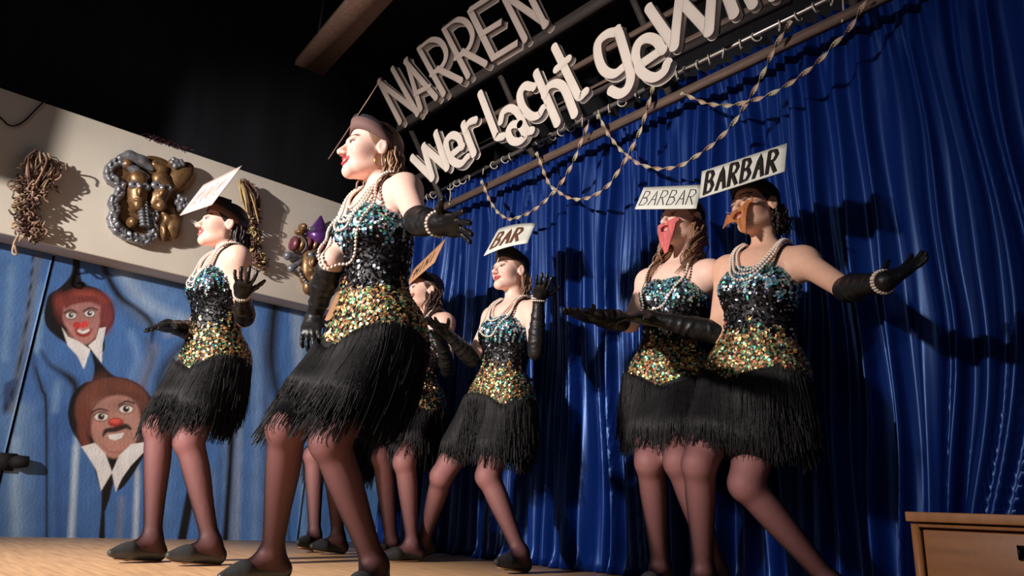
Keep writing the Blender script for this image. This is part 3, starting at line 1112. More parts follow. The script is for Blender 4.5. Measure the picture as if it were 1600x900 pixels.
for k in range(9):
    a_ = k * 2.4
    rr = 2.6 * math.sqrt(k)
    ro.append(we(277 + rr * math.cos(a_) * 1.3, 322 + rr * math.sin(a_) * 1.5, .075, 5, 5, .03, 0, .004))
wpart('rosette', ro, m_silver, mk, .005)
ro = []
for k in range(9):
    a_ = k * 2.4
    rr = 2.4 * math.sqrt(k)
    ro.append(we(268 + rr * math.cos(a_) * 1.5, 262 + rr * math.sin(a_), .095, 4.5, 4, .02, 0, .004))
wpart('rosette', ro, m_silver, mk, .005)
wpart('ball', [we(202, 351, .05, 9, 9, .05)], m_bronze, mk)
wpart('shoulder_drape', [we(266, 358, .045, 16, 22, .055, 12), we(250, 366, .05, 6, 14, .05, 10)] + wl([(250, 338), (256, 346), (248, 360)], [4, 5, 4], .07), m_bronze, mk)

mj = empty('wall_mask', wp(485, 405))
tag(mj, 'jester wall mask with purple pointed cap and beaded collar on the cream beam', 'mask')
f = wpart('face', [we(482, 415, .05, 22, 34, .055), we(478, 413, .10, 5, 9, .025), we(484, 438, .075, 10, 9, .03), we(479, 427, .095, 6, 2.6, .015)], m_bronze, mj, .005)
wpart('eye_mask', [we(478, 402, .09, 9, 7, .025, 20), we(497, 405, .08, 11, 7, .03, -8), we(486, 405, .10, 4, 5, .02), we(480, 402, .122, 4.4, 2.6, .02, 0, .003, 's'), we(498, 405, .118, 4.4, 2.6, .02, 0, .003, 's')], m_silver, f, .004)
wpart('eye_hole', [we(480, 402, .098, 4, 2.4, .010)], m_darkhole, f, .004)
wpart('eye_hole', [we(498, 405, .094, 4, 2.4, .012)], m_darkhole, f, .004)
wpart('pointed_cap', [(p_limb(wp(492, 372, .05), wp(496, 342, .05), [22 * SZ, 3 * SZ]), .01, 'u'), we(504, 372, .04, 16, 18, .05, -20)], m_purple, mj)
wpart('cap_trim', wl([(476, 362), (490, 366), (506, 372), (516, 382)], [4, 5, 5, 4], .085), m_silver, mj)
for k, (u, v, ru, rv) in enumerate(((454, 383, 8, 14), (464, 384, 8, 15), (474, 384, 8, 15), (485, 384, 8, 15), (496, 387, 8, 15), (506, 392, 8, 16), (513, 400, 6, 16))):
    wpart('cap_lobe', [we(u, v, .05, ru, rv, .06, -4 - 3 * k)], m_plum if k % 2 == 0 else m_bronze, mj)
bd_ = []
for k in range(26):
    t = k / 25
    bd_.append(wp(476 + 40 * t ** 1.1, 372 + 6 * math.sin(t * 3) + 32 * t ** 3, .105 - .02 * t))
for k in range(18):
    t = k / 17
    bd_.append(wp(460 + 8 * math.sin(t * 3), 374 + 26 * t, .105))
V_, F_ = bpy.data.meshes, None
mb = MB()
bm = bmesh.new()
bmesh.ops.create_icosphere(bm, subdivisions=1, radius=.0065)
iv = [tuple(v.co) for v in bm.verts]
jf = [tuple(v.index for v in q.verts) for q in bm.faces]
bm.free()
for p in bd_:
    mb.add([np.array(q) + p for q in iv], jf)
tag(mb.build('bead_trim', m_silver, mj, smooth=True), kind='stuff')
mb = MB()
for k in range(13):
    t = k / 12
    p = wp(460 + 34 * t, 426 + 22 * math.sin(t * math.pi) - 4 * t, .07)
    mb.add([np.array(q) * 2.1 + p for q in iv], jf)
tag(mb.build('bead_collar', m_silver, mj, smooth=True), kind='stuff')
wpart('neck', [we(478, 448, .035, 11, 16, .04), we(478, 436, .03, 18, 14, .04)], m_bronze, mj)
wpart('bow', [(p_limb(wp(466, 404, .05), wp(445, 402, .05), [3 * SZ, 8 * SZ]), .01, 'u'), (p_limb(wp(466, 410, .05), wp(450, 422, .05), [3 * SZ, 7 * SZ]), .01, 'u')], m_silver, mj)
wpart('bow', [(p_limb(wp(506, 412, .04), wp(512, 428, .05), [4 * SZ, 8 * SZ]), .01, 'u')], m_bronze, mj)
wpart('bobble', [we(467, 358, .06, 8, 7, .045), we(463, 366, .05, 10, 5, .04)], m_bronze, mj)

m_straw = mat('dried_straw', attr=True, rough=.6)


def braid(path, wid, top_n, curls, label, pal, seed, dirs=1):
    rg = np.random.default_rng(seed)
    root = empty('straw_braid', wp(*path[0]))
    tag(root, label, 'straw braid', 'dried straw braids hanging on the cream beam')
    Q = np.array(spline([wp(u, v, .05) for u, v in path], 10))
    mb = MB()
    for k in range(top_n):
        a_ = rg.uniform(-1, 1)
        p0 = Q[0] + np.array([rg.uniform(-.02, .04), a_ * wid * .5, rg.uniform(-.03, .02)])
        i1 = int(len(Q) * rg.uniform(.25, .45))
        p1 = Q[i1] + np.array([rg.uniform(-.02, .05), rg.uniform(-1, 1) * wid * .6, 0])
        mid = (p0 + p1) / 2 + np.array([rg.uniform(0, .05), a_ * wid * .55, .02])
        c = np.array(pal[rg.integers(0, len(pal))]) * rg.uniform(.7, 1.2)
        mb.tube(spline([p0, mid, p1], 5), .0055, 5, tuple(c))
    for k in range(curls):
        t = rg.uniform(.12, 1) ** .9
        c0 = Q[int(t * (len(Q) - 1))]
        w_ = wid * (1 - .35 * t)
        c0 = c0 + np.array([rg.uniform(-.03, .05), rg.normal(0, .5) * w_, rg.normal(0, .02)])
        r_ = rg.uniform(.008, .017)
        ln_ = rg.uniform(.04, .09)
        d = unit(rg.normal(0, .5, 3) + np.array([0, 0, -.8]))
        s_ = unit(np.cross(d, rg.normal(0, 1, 3)))
        u_ = np.cross(d, s_)
        turns = rg.uniform(1, 2.2)
        pts = [c0 + d * ln_ * (q - .5) + (s_ * math.cos(q * turns * 6.283) + u_ * math.sin(q * turns * 6.283)) * r_ for q in np.linspace(0, 1, 13)]
        pts = [np.array([max(p[0], XB + .006), p[1], p[2]]) for p in pts]
        c = np.array(pal[rg.integers(0, len(pal))]) * rg.uniform(.6, 1.3)
        mb.tube(pts, [.0055] * 13, 4, tuple(c))
    o = mb.build('straw_curls', m_straw, root, smooth=True, cols=True)
    tag(o, kind='stuff')
    bb = MB()
    bb.tube([wp(*path[0], .0) + np.array([0, 0, .03]), wp(*path[0], .05) + np.array([0, 0, .03])], .004, 6)
    bb.build('nail', m_steel, root)
    return root


PB = [lin(140, 112, 94), lin(112, 84, 72), lin(178, 152, 118), lin(92, 66, 60), lin(164, 134, 118)]
PG = [lin(190, 166, 112), lin(120, 90, 66), lin(84, 58, 50), lin(205, 185, 135), lin(110, 78, 64)]
braid([(62, 247), (64, 272), (50, 300), (40, 325), (42, 350), (44, 372)], .10, 46, 150, 'brown curled straw braid with a loose end at the far left of the beam', PB, 3)
braid([(374, 288), (382, 318), (388, 350), (390, 380), (394, 402), (408, 418)], .07, 40, 110, 'golden straw braid partly behind the head of the leftmost dancer', PG, 4)
b = MB()
b.tube(spline([wp(26, 394, .03), wp(20, 388, .06), wp(24, 400, .04), wp(18, 396, .03), wp(22, 378, .03), wp(30, 366, .02)], 6), .006, 5)
b.build('loose_curl', mat('straw_plain', lin(196, 168, 140), .6), bpy.data.objects['straw_braid'], smooth=True)
b = MB()
b.tube(spline([wp(-30, 160, .012), wp(0, 186, .02), (wp(12, 197, .02)), wp(24, 198, .02), wp(38, 190, .02), wp(54, 174, .02), wp(70, 158, .02), wp(72, 152, -.03)], 8), .0055, 6)
tag(b.build('cable', mat('brown_cable', lin(48, 34, 32), .6), smooth=True), 'thin dark cable looping over the top left of the cream beam', 'cable')
b = MB()
rg_ = np.random.default_rng(9)
for k in range(60):
    t = rg_.random()
    p = wp(228 + 72 * t, 211.5 + 23.5 * t, .006)
    q = p + np.array([rg_.uniform(0, .02), rg_.uniform(-.05, .05), rg_.uniform(-.035, .02)])
    b.tube([p, (p + q) / 2 + rg_.normal(0, .006, 3), q], .0022, 4)
tag(b.build('tinsel_scrap', mat('wine_tinsel', lin(78, 40, 48), .4, metal=.4), smooth=True), 'frayed wine red tinsel scrap along the top edge of the cream beam', 'tinsel', kind='stuff')
# ================================================================== the dancers
m_skin = mat('skin', attr=True, rough=0.5, spec=0.35, noise=(40, .05, (1, 1, 1)))
m_skin.node_tree.nodes['Principled BSDF'].inputs['Subsurface Weight'].default_value = 0.0
m_tights = mat('sheer_black_tights', rough=0.6, spec=0.25, build=nylon)
m_dress = mat('black_dress_cloth', (.006, .006, .008), .6)
m_seq = mat('sequins', attr=True, rough=.42, metal=.75)
m_fringe = mat('black_fringe', (.0055, .0055, .0065), .5, spec=.3)
m_glove = mat('black_satin_glove', (.008, .008, .009), .42, spec=.45, bump=(60, .3, (1, 1, 1)))
m_pearl = mat('pearl', lin(232, 218, 204), .22, spec=.6)
m_eye = mat('eye', attr=True, rough=.15)
m_hatblack = mat('black_felt', (.008, .008, .011), .85)
m_shoe = mat('dark_leather_shoe', lin(58, 60, 60), .42, bump=(90, .1))
m_shoe_b = mat('black_canvas_shoe', lin(30, 30, 32), .7, bump=(90, .15))
m_sole = mat('tan_sole', lin(150, 110, 75), .7)
m_gold = mat('gold_earring', lin(190, 150, 80), .3, metal=1)

ICO = None


def ico():
    global ICO
    if ICO is None:
        bm = bmesh.new()
        bmesh.ops.create_icosphere(bm, subdivisions=1, radius=1)
        ICO = (np.array([v.co[:] for v in bm.verts]), np.array([[v.index for v in f.verts] for f in bm.faces]))
        bm.free()
    return ICO


def pearls(name, pts, r, parent):
    V, F = ico()
    pts = np.asarray(pts)
    n = len(pts)
    VV = (pts[:, None, :] + V[None] * r).reshape(-1, 3)
    FF = (F[None] + (np.arange(n) * len(V))[:, None, None]).reshape(-1, 3)
    return link(name, mesh_np(name, VV, FF), m_pearl, parent)


def resample(P, step):
    P = np.asarray(P)
    S = np.concatenate([[0], np.cumsum(np.linalg.norm(np.diff(P, axis=0), axis=1))])
    T = np.arange(0, S[-1], step)
    return np.stack([np.interp(T, S, P[:, k]) for k in range(3)], 1)


GLY = {
    'B': [[(0, 0), (0, 1)], [(0, 1), (.55, .97), (.72, .78), (.5, .55), (0, .52)], [(0, .52), (.6, .5), (.82, .27), (.6, .03), (0, 0)]],
    'A': [[(0, 0), (.42, 1), (.85, 0)], [(.16, .38), (.68, .38)]],
    'R': [[(0, 0), (0, 1)], [(0, 1), (.6, .97), (.78, .76), (.55, .54), (0, .5)], [(.25, .52), (.8, 0)]],
    'M': [[(0, 0), (.05, 1), (.45, .35), (.85, 1), (.9, 0)]],
    'I': [[(.35, 0), (.35, 1)]],
    'N': [[(0, 0), (0, 1), (.75, 0), (.75, 1)]],
    's': [[(0, .2), (.25, .85), (.45, .35), (.7, .95), (.9, .6)], [(.1, .05), (.5, .25), (.9, .1)]],
    'o': [[(.5, .1), (.1, .35), (.2, .8), (.6, .9), (.85, .5), (.5, .1)], [(.35, .4), (.6, .6)]],
}


def card_patch(c, bend, s, t):
    """bilinear patch over corners TL TR BR BL, bulged along its normal; s right, t down"""
    TL, TR, BR, BL = c
    p = (TL * (1 - s) + TR * s) * (1 - t) + (BL * (1 - s) + BR * s) * t
    n = unit(np.cross(TR - TL, TL - BL))
    return p - n * bend * (1 - (2 * s - 1) ** 2) * -1, n


def make_card(c, bend, th=.003):
    n, m = 12, 5
    V, F = [], []
    for side in (1, -1):
        for j in range(m + 1):
            for i in range(n + 1):
                p, nn = card_patch(c, bend, i / n, j / m)
                V.append(p + nn * th / 2 * side)
    o = (n + 1) * (m + 1)
    for j in range(m):
        for i in range(n):
            a = j * (n + 1) + i
            F.append((a, a + n + 1, a + n + 2, a + 1))
            F.append((o + a, o + a + 1, o + a + n + 2, o + a + n + 1))
    for i in range(n):
        F.append((i, i + 1, o + i + 1, o + i))
        a = m * (n + 1) + i
        F.append((a + 1, a, o + a, o + a + 1))
    for j in range(m):
        a = j * (n + 1)
        F.append((a + n + 1, a, o + a, o + a + n + 1))
        a += n
        F.append((a, a + n + 1, o + a + n + 1, o + a))
    return V, F


def card_text(c, bend, text, box, w, gap=.22, back=False, slant=0.0, italic=0.0):
    """strokes of the words as thin raised ribbons lying on the card"""
    s0, t0, s1, t1 = box
    W = np.linalg.norm(c[1] - c[0])
    H = np.linalg.norm(c[3] - c[0])
    n = len(text)
    cw = (s1 - s0) / (n + gap * (n - 1) / 1.0)
    V, F = [], []
    for k, ch in enumerate(text):
        ox = s0 + k * cw * (1 + gap)
        for st in GLY[ch]:
            pts = []
            Q = st
            for i in range(len(Q) - 1):
                for q in np.linspace(0, 1, 5)[:-1]:
                    pts.append((Q[i][0] + (Q[i + 1][0] - Q[i][0]) * q, Q[i][1] + (Q[i + 1][1] - Q[i][1]) * q))
            pts.append(Q[-1])
            base = len(V)
            L = []
            for (gx, gy) in pts:
                s = ox + (gx * .95 + italic * (gy - .5)) * cw
                t = t1 + (t0 - t1) * gy + slant * (s - s0)
                p, nn = card_patch(c, bend, s, t)
                L.append((p, nn))
            for i, (p, nn) in enumerate(L):
                d = unit(L[min(i + 1, len(L) - 1)][0] - L[max(i - 1, 0)][0])
                sd = np.cross(nn, d)
                ex = d * (w / 2 * (-1 if i == 0 else 1 if i == len(L) - 1 else 0)) * .6
                for hgt in (.0016, .0024):
                    V.append(p + sd * w / 2 + nn * hgt + ex)
                    V.append(p - sd * w / 2 + nn * hgt + ex)
            for i in range(len(L) - 1):
                a = base + i * 4
                F.append((a + 2, a + 3, a + 7, a + 6))
                F.append((a, a + 2, a + 6, a + 4))
                F.append((a + 3, a + 1, a + 5, a + 7))
    return V, F


def frame_head(yaw, pitch, roll):
    a, p = math.radians(yaw), math.radians(pitch)
    F = np.array([math.sin(a) * math.cos(p), -math.cos(a) * math.cos(p), math.sin(p)])
    L = np.array([math.cos(a), math.sin(a), 0])
    U = np.cross(F, L)
    r = math.radians(roll)
    L2 = L * math.cos(r) + U * math.sin(r)
    return F, L2, np.cross(F, L2)


def foot_frame(A, T):
    v = T - A
    g = np.array([v[0], v[1], 0])
    g = unit(g)
    ax_ = np.cross(g, (0, 0, 1))
    el = math.atan2(v[2], math.hypot(v[0], v[1])) + math.radians(20)
    el = min(max(el, math.radians(-22)), math.radians(10))
    G = g * math.cos(el) + np.array([0, 0, 1]) * math.sin(el)
    Uf = -g * math.sin(el) + np.array([0, 0, 1]) * math.cos(el)
    return G, Uf, ax_


def dancer(S):
    s = S['s']
    rg = np.random.default_rng(S['seed'])
    a = math.radians(S['yaw'])
    Lv = np.array([math.cos(a), math.sin(a), 0])
    pel = at(*S['pel'], S['D'])
    neck = at(*S['neck'], S['D'] + S['lean'])
    U = unit(neck - pel)
    TL = np.linalg.norm(neck - pel)
    Lv = unit(Lv - U * np.dot(Lv, U))
    Fv = np.cross(Lv, U)
    ax3 = np.array([Lv, Fv, U])

    def tp(l, f, u):                       # torso point, u as a share of the torso length
        return pel + Lv * l * s + Fv * f * s + U * u * TL
    J = {}
    for sd, sg in (('L', 1), ('R', -1)):
        hip = tp(.085 * sg, 0, -.04)
        sh = neck + Lv * .160 * s * sg - U * .045 * s + Lv * S.get('sh' + sd, (0, 0))[0] + U * S.get('sh' + sd, (0, 0))[1]
        lk, la, lt = S['leg' + sd]
        k = bone(hip, lk[0], lk[1], .41 * s, lk[2])
        an = bone(k, la[0], la[1], .41 * s, la[2])
        to = bone(an, lt[0], lt[1], .165 * s, lt[2])
        e = bone(sh, *S['arm' + sd][0][:2], .275 * s, S['arm' + sd][0][2])
        w = bone(e, *S['arm' + sd][1][:2], .245 * s, S['arm' + sd][1][2])
        ti = bone(w, *S['arm' + sd][2][:2], .175 * s, S['arm' + sd][2][2])
        G, Uf, sx = foot_frame(an, to)
        pts = {'heel': an - Uf * .042 * s - G * .038 * s, 'ball': an - Uf * .045 * s + G * .095 * s, 'toe': an - Uf * .052 * s + G * .150 * s}
        zmin = min(pts['heel'][2] - .031 * s, pts['ball'][2] - .03 * s, pts['toe'][2] - .022 * s)
        dz = np.array([0, 0, .004 - zmin])
        an = an + dz
        J.update({'hip' + sd: hip, 'kn' + sd: k, 'an' + sd: an, 'sh' + sd: sh, 'el' + sd: e, 'wr' + sd: w, 'ti' + sd: ti})
        for q in pts:
            J[q + sd] = pts[q] + dz
        J['ff' + sd] = (G, Uf, sx)
    # ---------------------------------------------------------------- fields
    torso = [(p_ell(tp(0, .0, .04), ax3, np.array([.158, .112, .13]) * s), .06, 'u'),
             (p_ell(tp(0, .005, .36), ax3, np.array([.116, .090, .17]) * s), .06, 'u'),
             (p_ell(tp(0, .0, .68), ax3, np.array([.132, .098, .16]) * s), .06, 'u'),
             (p_ell(tp(.062, .072, .66), ax3, np.array([.060, .052, .062]) * s), .035, 'u'),
             (p_ell(tp(-.062, .072, .66), ax3, np.array([.060, .052, .062]) * s), .035, 'u'),
             (p_ell(tp(.068, -.06, -.05), ax3, np.array([.085, .075, .10]) * s), .05, 'u'),
             (p_ell(tp(-.068, -.06, -.05), ax3, np.array([.085, .075, .10]) * s), .05, 'u')]
    F, L, Uh = frame_head(*S['look'])
    hd = at(*S['head'], S['D'] + S.get('hlean', 0))
    hs = S.get('hs', 1.0) * s
    hax = np.array([F, L, Uh])

    def hp(f, l, u):
        return hd + (F * f + L * l + Uh * u) * hs
    upper = [(p_limb(J['shL'] - Lv * .02, J['shR'] + Lv * .02, [.050 * s, .062 * s, .070 * s, .062 * s, .050 * s]), .07, 'u'),
             (p_limb(tp(0, -.012, .93), hp(-.026, 0, -.045), [.058 * s, .046 * s, .047 * s]), .022, 'u'),
             (p_limb(tp(0, -.025, 1.03), J['shL'], [.036 * s, .034 * s]), .05, 'u'),
             (p_limb(tp(0, -.025, 1.03), J['shR'], [.036 * s, .034 * s]), .05, 'u')]
    for sd, sg in (('L', 1), ('R', -1)):
        upper += [(p_ell(J['sh' + sd], ax3, np.array([.050, .050, .052]) * s), .04, 'u'),
                  (p_limb(J['sh' + sd], J['el' + sd], np.array([.047, .044, .040, .036]) * s), .035, 'u'),
                  (p_limb(J['el' + sd], J['wr' + sd], np.array([.036, .040, .034, .026, .023]) * s), .02, 'u')]
    legs = []
    for sd in 'LR':
        hip, k, an = J['hip' + sd], J['kn' + sd], J['an' + sd]
        bk = unit(np.cross(unit(an - hip), J['ff' + sd][2]))
        if np.dot(bk, J['ff' + sd][0]) > 0:
            bk = -bk
        G, Uf, sx = J['ff' + sd]
        legs += [(p_limb(hip, k, np.array([.092, .086, .076, .064, .056]) * s), .05, 'u'),
                 (p_limb(k, an, np.array([.050, .046, .043, .040, .036, .033, .032]) * s), .02, 'u'),
                 (p_limb(k + bk * .012 * s, k + (an - k) * .8 + bk * .004 * s, np.array([.038, .046, .047, .043, .036, .029, .022]) * s), .014, 'u'),
                 (p_ell(k - bk * .012 * s, np.eye(3), np.array([.040, .040, .046]) * s), .02, 'u'),
                 (p_limb(an, J['heel' + sd], np.array([.034, .030]) * s), .03, 'u'),
                 (p_limb(J['heel' + sd], J['ball' + sd], np.array([.027, .025, .028]) * s), .02, 'u'),
                 (p_limb(an + G * .01, J['ball' + sd], np.array([.031, .026, .022]) * s), .02, 'u'),
                 (p_limb(J['ball' + sd], J['toe' + sd], np.array([.027, .016]) * s), .015, 'u')]
    head = [(p_ell(hp(-.014, 0, .033), hax, np.array([.094, .074, .086]) * hs), .03, 'u'),
            (p_ell(hp(.034, 0, -.040), hax, np.array([.054, .050, .068]) * hs), .03, 'u'),
            (p_limb(hp(.0, .042, -.058), hp(.066, .011, -.096), np.array([.018, .016]) * hs), .03, 'u'),
            (p_limb(hp(.0, -.042, -.058), hp(.066, -.011, -.096), np.array([.018, .016]) * hs), .03, 'u'),
            (p_ell(hp(.074, 0, -.097), hax, np.array([.016, .018, .015]) * hs), .02, 'u'),
            (p_ell(hp(.056, .036, -.030), hax, np.array([.026, .024, .024]) * hs), .025, 'u'),
            (p_ell(hp(.056, -.036, -.030), hax, np.array([.026, .024, .024]) * hs), .025, 'u'),
            (p_limb(hp(.072, .036, .020), hp(.080, .012, .020), np.array([.010, .011]) * hs), .016, 'u'),
            (p_limb(hp(.072, -.036, .020), hp(.080, -.012, .020), np.array([.010, .011]) * hs), .016, 'u')]
    for sg in (1, -1):
        head.append((p_ell(hp(.030, .044 * sg, -.016), hax, np.array([.042, .0215, .046]) * hs), .02, 'u'))
        head.append((p_ell(hp(.094, .031 * sg, .002), hax, np.array([.016, .017, .012]) * hs), .012, 's'))
    head += [(p_limb(hp(.082, 0, .010), hp(.110, 0, -.032), np.array([.0075, .0085, .0115]) * hs), .012, 'u'),
             (p_ell(hp(.097, .012, -.036), hax, np.array([.011, .0075, .0075]) * hs), .007, 'u'),
             (p_ell(hp(.097, -.012, -.036), hax, np.array([.011, .0075, .0075]) * hs), .007, 'u')]
    sm = S.get('smile', .5)
    lips = []
    for sg in (1, -1):
        head += [(p_limb(hp(.0945, 0, -.0575), hp(.082, .024 * sg, -.058 + .006 * sm), np.array([.0058, .0056, .003]) * hs), .004, 'u'),
                 (p_limb(hp(.0935, 0, -.0695 - .004 * sm), hp(.082, .023 * sg, -.060 + .005 * sm), np.array([.0066, .006, .003]) * hs), .004, 'u')]
        lips += [head[-2], head[-1]]
    head.append((p_limb(hp(.097, .016, -.0625 - .0008 * sm), hp(.097, -.016, -.0625 - .0008 * sm), np.array([.0015, .0028 + .002 * sm, .0015]) * hs), .003, 's'))
    for sg in (1, -1):
        head += [(p_ell(hp(-.016, .077 * sg, -.006), np.array([unit(F - L * .35 * sg), unit(L * sg + F * .35), Uh]), np.array([.019, .0075, .032]) * hs), .006, 'u'),
                 (p_ell(hp(-.010, .085 * sg, -.003), np.array([unit(F - L * .35 * sg), unit(L * sg + F * .35), Uh]), np.array([.010, .006, .016]) * hs), .006, 's')]
        # upper lid
        head.append((p_ell(hp(.0775, .031 * sg, .0075), hax, np.array([.0135, .0155, .0085]) * hs), .004, 'u'))
        head.append((p_ell(hp(.0765, .031 * sg, -.0095), hax, np.array([.0125, .0145, .0060]) * hs), .004, 'u'))
    body = torso + upper + legs + head
    fine = [[], [], []]
    for i in range(3):
        fine[i] = [(hd[i] - .135 * hs, hd[i] + .135 * hs, S.get('hres', .0042))]
    V, Q = mesh_sdf(body, .0125, fine=fine)
    # ---------------------------------------------------------------- skin colours
    skin = np.array(lin(*S.get('skin', (222, 172, 150))))
    C = np.tile(skin, (len(V), 1))
    rel = (V - hd) @ hax.T / hs
    hm = (np.abs(rel) < .13).all(1)

    def blend(m, w, col):
        w = np.clip(w, 0, 1)[:, None]
        C[m] = C[m] * (1 - w) + np.array(lin(*col)) * w
    q = rel[hm]
    for sg in (1, -1):
        d2 = ((q[:, 0] - .07) / .05) ** 2 + ((q[:, 1] - .042 * sg) / .024) ** 2 + ((q[:, 2] + .034) / .02) ** 2
        blend(hm, .4 * np.exp(-d2 * 1.2), (205, 105, 100))
        q0 = q
        yb = .0245 + .004 * np.sin((np.abs(q0[:, 1]) - .012) / .04 * math.pi)
        w = np.clip(1.3 - np.abs(q0[:, 2] - yb) / .0042, 0, 1) * (np.abs(np.abs(q0[:, 1]) - .030) < .021) * (q0[:, 0] > .04)
        blend(hm, .75 * w, S.get('brow', (70, 45, 35)))
        lid = np.clip(1.4 - np.abs(q0[:, 2] - .0035) / .0035, 0, 1) * (np.abs(q0[:, 1] - .031 * sg) < .017) * (q0[:, 0] > .055)
        blend(hm, .8 * lid, (40, 26, 26))
        sh_ = np.clip(1.2 - np.abs(q0[:, 2] - .012) / .008, 0, 1) * (np.abs(q0[:, 1] - .031 * sg) < .018) * (q0[:, 0] > .055)
        blend(hm, .35 * sh_, (120, 80, 76))
    ld = eval_pts(lips, V[hm])
    blend(hm, np.clip(1.4 - ld / (.0016 * hs), 0, 1) * (q[:, 0] > .07), S.get('lip', (188, 78, 82)))
    mouth = np.clip(1.5 - np.abs(q[:, 2] + .0635) / .0028, 0, 1) * (np.abs(q[:, 1]) < .014) * (q[:, 0] > .07) * (ld < .003)
    if S.get('teeth'):
        blend(hm, mouth, (226, 214, 204))
    else:
        blend(hm, mouth * .8, (96, 20, 28))
    base = np.array([pel[0], pel[1], 0.0])
    root = empty('person', base)
    tag(root, S['label'], 'person', 'dancers on the stage')
    link('body', mesh_np('body', V, Q, C), m_skin, root)

    # ---------------------------------------------------------------- tights and shoes
    V, Q = mesh_sdf(legs, .011, grow=.0035)
    dens = np.full(len(V), .30)
    best = np.full(len(V), 9.0)
    for sd in 'LR':
        hip, k, an = J['hip' + sd], J['kn' + sd], J['an' + sd]
        for p0, p1, d0, d1 in ((hip, k, .42, .26), (k, an, .18, .74), (an, J['toe' + sd], .74, .6)):
            bb_ = p1 - p0
            t = np.clip((V - p0) @ bb_ / np.dot(bb_, bb_), 0, 1)
            dd = np.linalg.norm(V - p0 - t[:, None] * bb_, axis=1)
            m_ = dd < best
            best[m_] = dd[m_]
            dens[m_] = (d0 + (d1 - d0) * t ** .7)[m_]
    link('tights', mesh_np('tights', V, Q, np.repeat(dens[:, None], 3, 1)), m_tights, root)
    for sd in 'LR':
        G, Uf, sx = J['ff' + sd]
        an = J['an' + sd]
        fax = np.array([G, sx, Uf])
        pr = [(p_limb(J['heel' + sd], J['ball' + sd], np.array([.0365, .032, .0365]) * s), .02, 'u'),
              (p_limb(J['ball' + sd], J['toe' + sd] + G * .016, np.array([.0365, .030, .015]) * s), .012, 'u'),
              (p_ell(an + G * .034 * s + Uf * .026 * s, fax, np.array([.084, .060, .046]) * s), .005, 's'),
              (p_half(J['heel' + sd] - Uf * .030 * s, -Uf), .004, 'i')]
        V, Q = mesh_sdf([(p, k, o) for p, k, o in pr if o != 'i'], .006)
        # flatten the underside to a sole
        hgt = (V - (J['heel' + sd] - Uf * .030 * s)) @ Uf
        V = V + Uf * np.maximum(-hgt, 0)[:, None]
        so_ = link('shoe', mesh_np('shoe', V, Q), S.get('shoe', m_shoe), root)
        c0 = J['heel' + sd] - Uf * .0305 * s
        out = []
        for t in np.linspace(0, 2 * math.pi, 20, endpoint=False):
            gx = .097 * s * math.cos(t)
            wd = (.030 + .006 * math.cos(t)) * s * math.sin(t)
            out.append(c0 + G * (.080 * s + gx * 1.12) + sx * wd)
        n = len(out)
        VV = [p for p in out] + [p - Uf * .004 for p in out]
        FF = [tuple(range(n)), tuple(range(2 * n - 1, n - 1, -1))] + [(i, (i + 1) % n, n + (i + 1) % n, n + i) for i in range(n)]
        link('sole', mesh_np('sole', VV, FF, smooth=False), m_sole, so_)

    # ---------------------------------------------------------------- dress
    nb = tp(0, .0, .83)
    dn = unit(U * 1.0 - Fv * S.get('ncut', -.05))
    dress = list(torso)
    for sd in 'LR':
        dress.append((p_limb(J['hip' + sd], J['hip' + sd] + (J['kn' + sd] - J['hip' + sd]) * .3, np.array([.094, .092, .088]) * s), .05, 'u'))
    V, Q = mesh_sdf(dress, .011, grow=.010)
    # neckline and hem: clamp the shell against planes
    hN = (V - nb) @ U - .035 * s * np.clip(np.abs((V - nb) @ Lv) / (.1 * s) - .2, 0, 1)
    V = V - U * np.maximum(hN, 0)[:, None]
    dr = link('dress', mesh_np('dress', V, Q), m_dress, root)
    # straps
    for sg in (1, -1):
        P0 = np.array([tp(.088 * sg, .09, .80), tp(.092 * sg, .075, .90), tp(.092 * sg, .03, 1.0), tp(.088 * sg, -.03, 1.0), tp(.075 * sg, -.08, .88), tp(.065 * sg, -.09, .78)])
        P0 = np.array(spline(P0, 6))
        for _ in range(4):
            D_, G_ = grad_pts(torso + upper, P0)
            P0 -= G_ * (D_ - .003)[:, None]
        mb = MB()
        mb.tube(P0, .0048, 6)
        mb.build('strap', m_dress, dr, smooth=True)
    # sequins: small tilted discs over the dress
    me = dr.data
    tri = np.array([[p.vertices[0], p.vertices[1], p.vertices[2]] for p in me.polygons] + [[p.vertices[0], p.vertices[2], p.vertices[3]] for p in me.polygons if len(p.vertices) == 4])
    A0, A1, A2 = V[tri[:, 0]], V[tri[:, 1]], V[tri[:, 2]]
    cr = np.cross(A1 - A0, A2 - A0)
    ar = np.linalg.norm(cr, axis=1)
    nseq = S.get('nseq', 7000)
    pick = rg.choice(len(tri), nseq, p=ar / ar.sum())
    r1, r2 = rg.random(nseq), rg.random(nseq)
    fl = r1 + r2 > 1
    r1[fl], r2[fl] = 1 - r1[fl], 1 - r2[fl]
    P = A0[pick] + (A1 - A0)[pick] * r1[:, None] + (A2 - A0)[pick] * r2[:, None]
    Nn = cr[pick] / (ar[pick][:, None] + 1e-12)
    uu = ((P - pel) @ U) / TL
    ll = ((P - pel) @ Lv) / s
    ff = ((P - pel) @ Fv) / s
    hemline = lambda g_: -.15 + .13 * np.abs(np.cos(1.5 * g_ + S['seed'] * .7))
    keep = (uu < .95) & (uu > hemline(np.arctan2(ll, ff)))
    keep &= ~((np.abs(Nn @ U) > .9) & (uu > .7))
    P, Nn, uu, ll, ff = P[keep], Nn[keep], uu[keep], ll[keep], ff[keep]
    n = len(P)
    ang = np.arctan2(ll, ff)
    colm = np.sin(np.floor(ang * 13) * 12.9898 + S['seed']) * 43758.5453
    colm = colm - np.floor(colm)
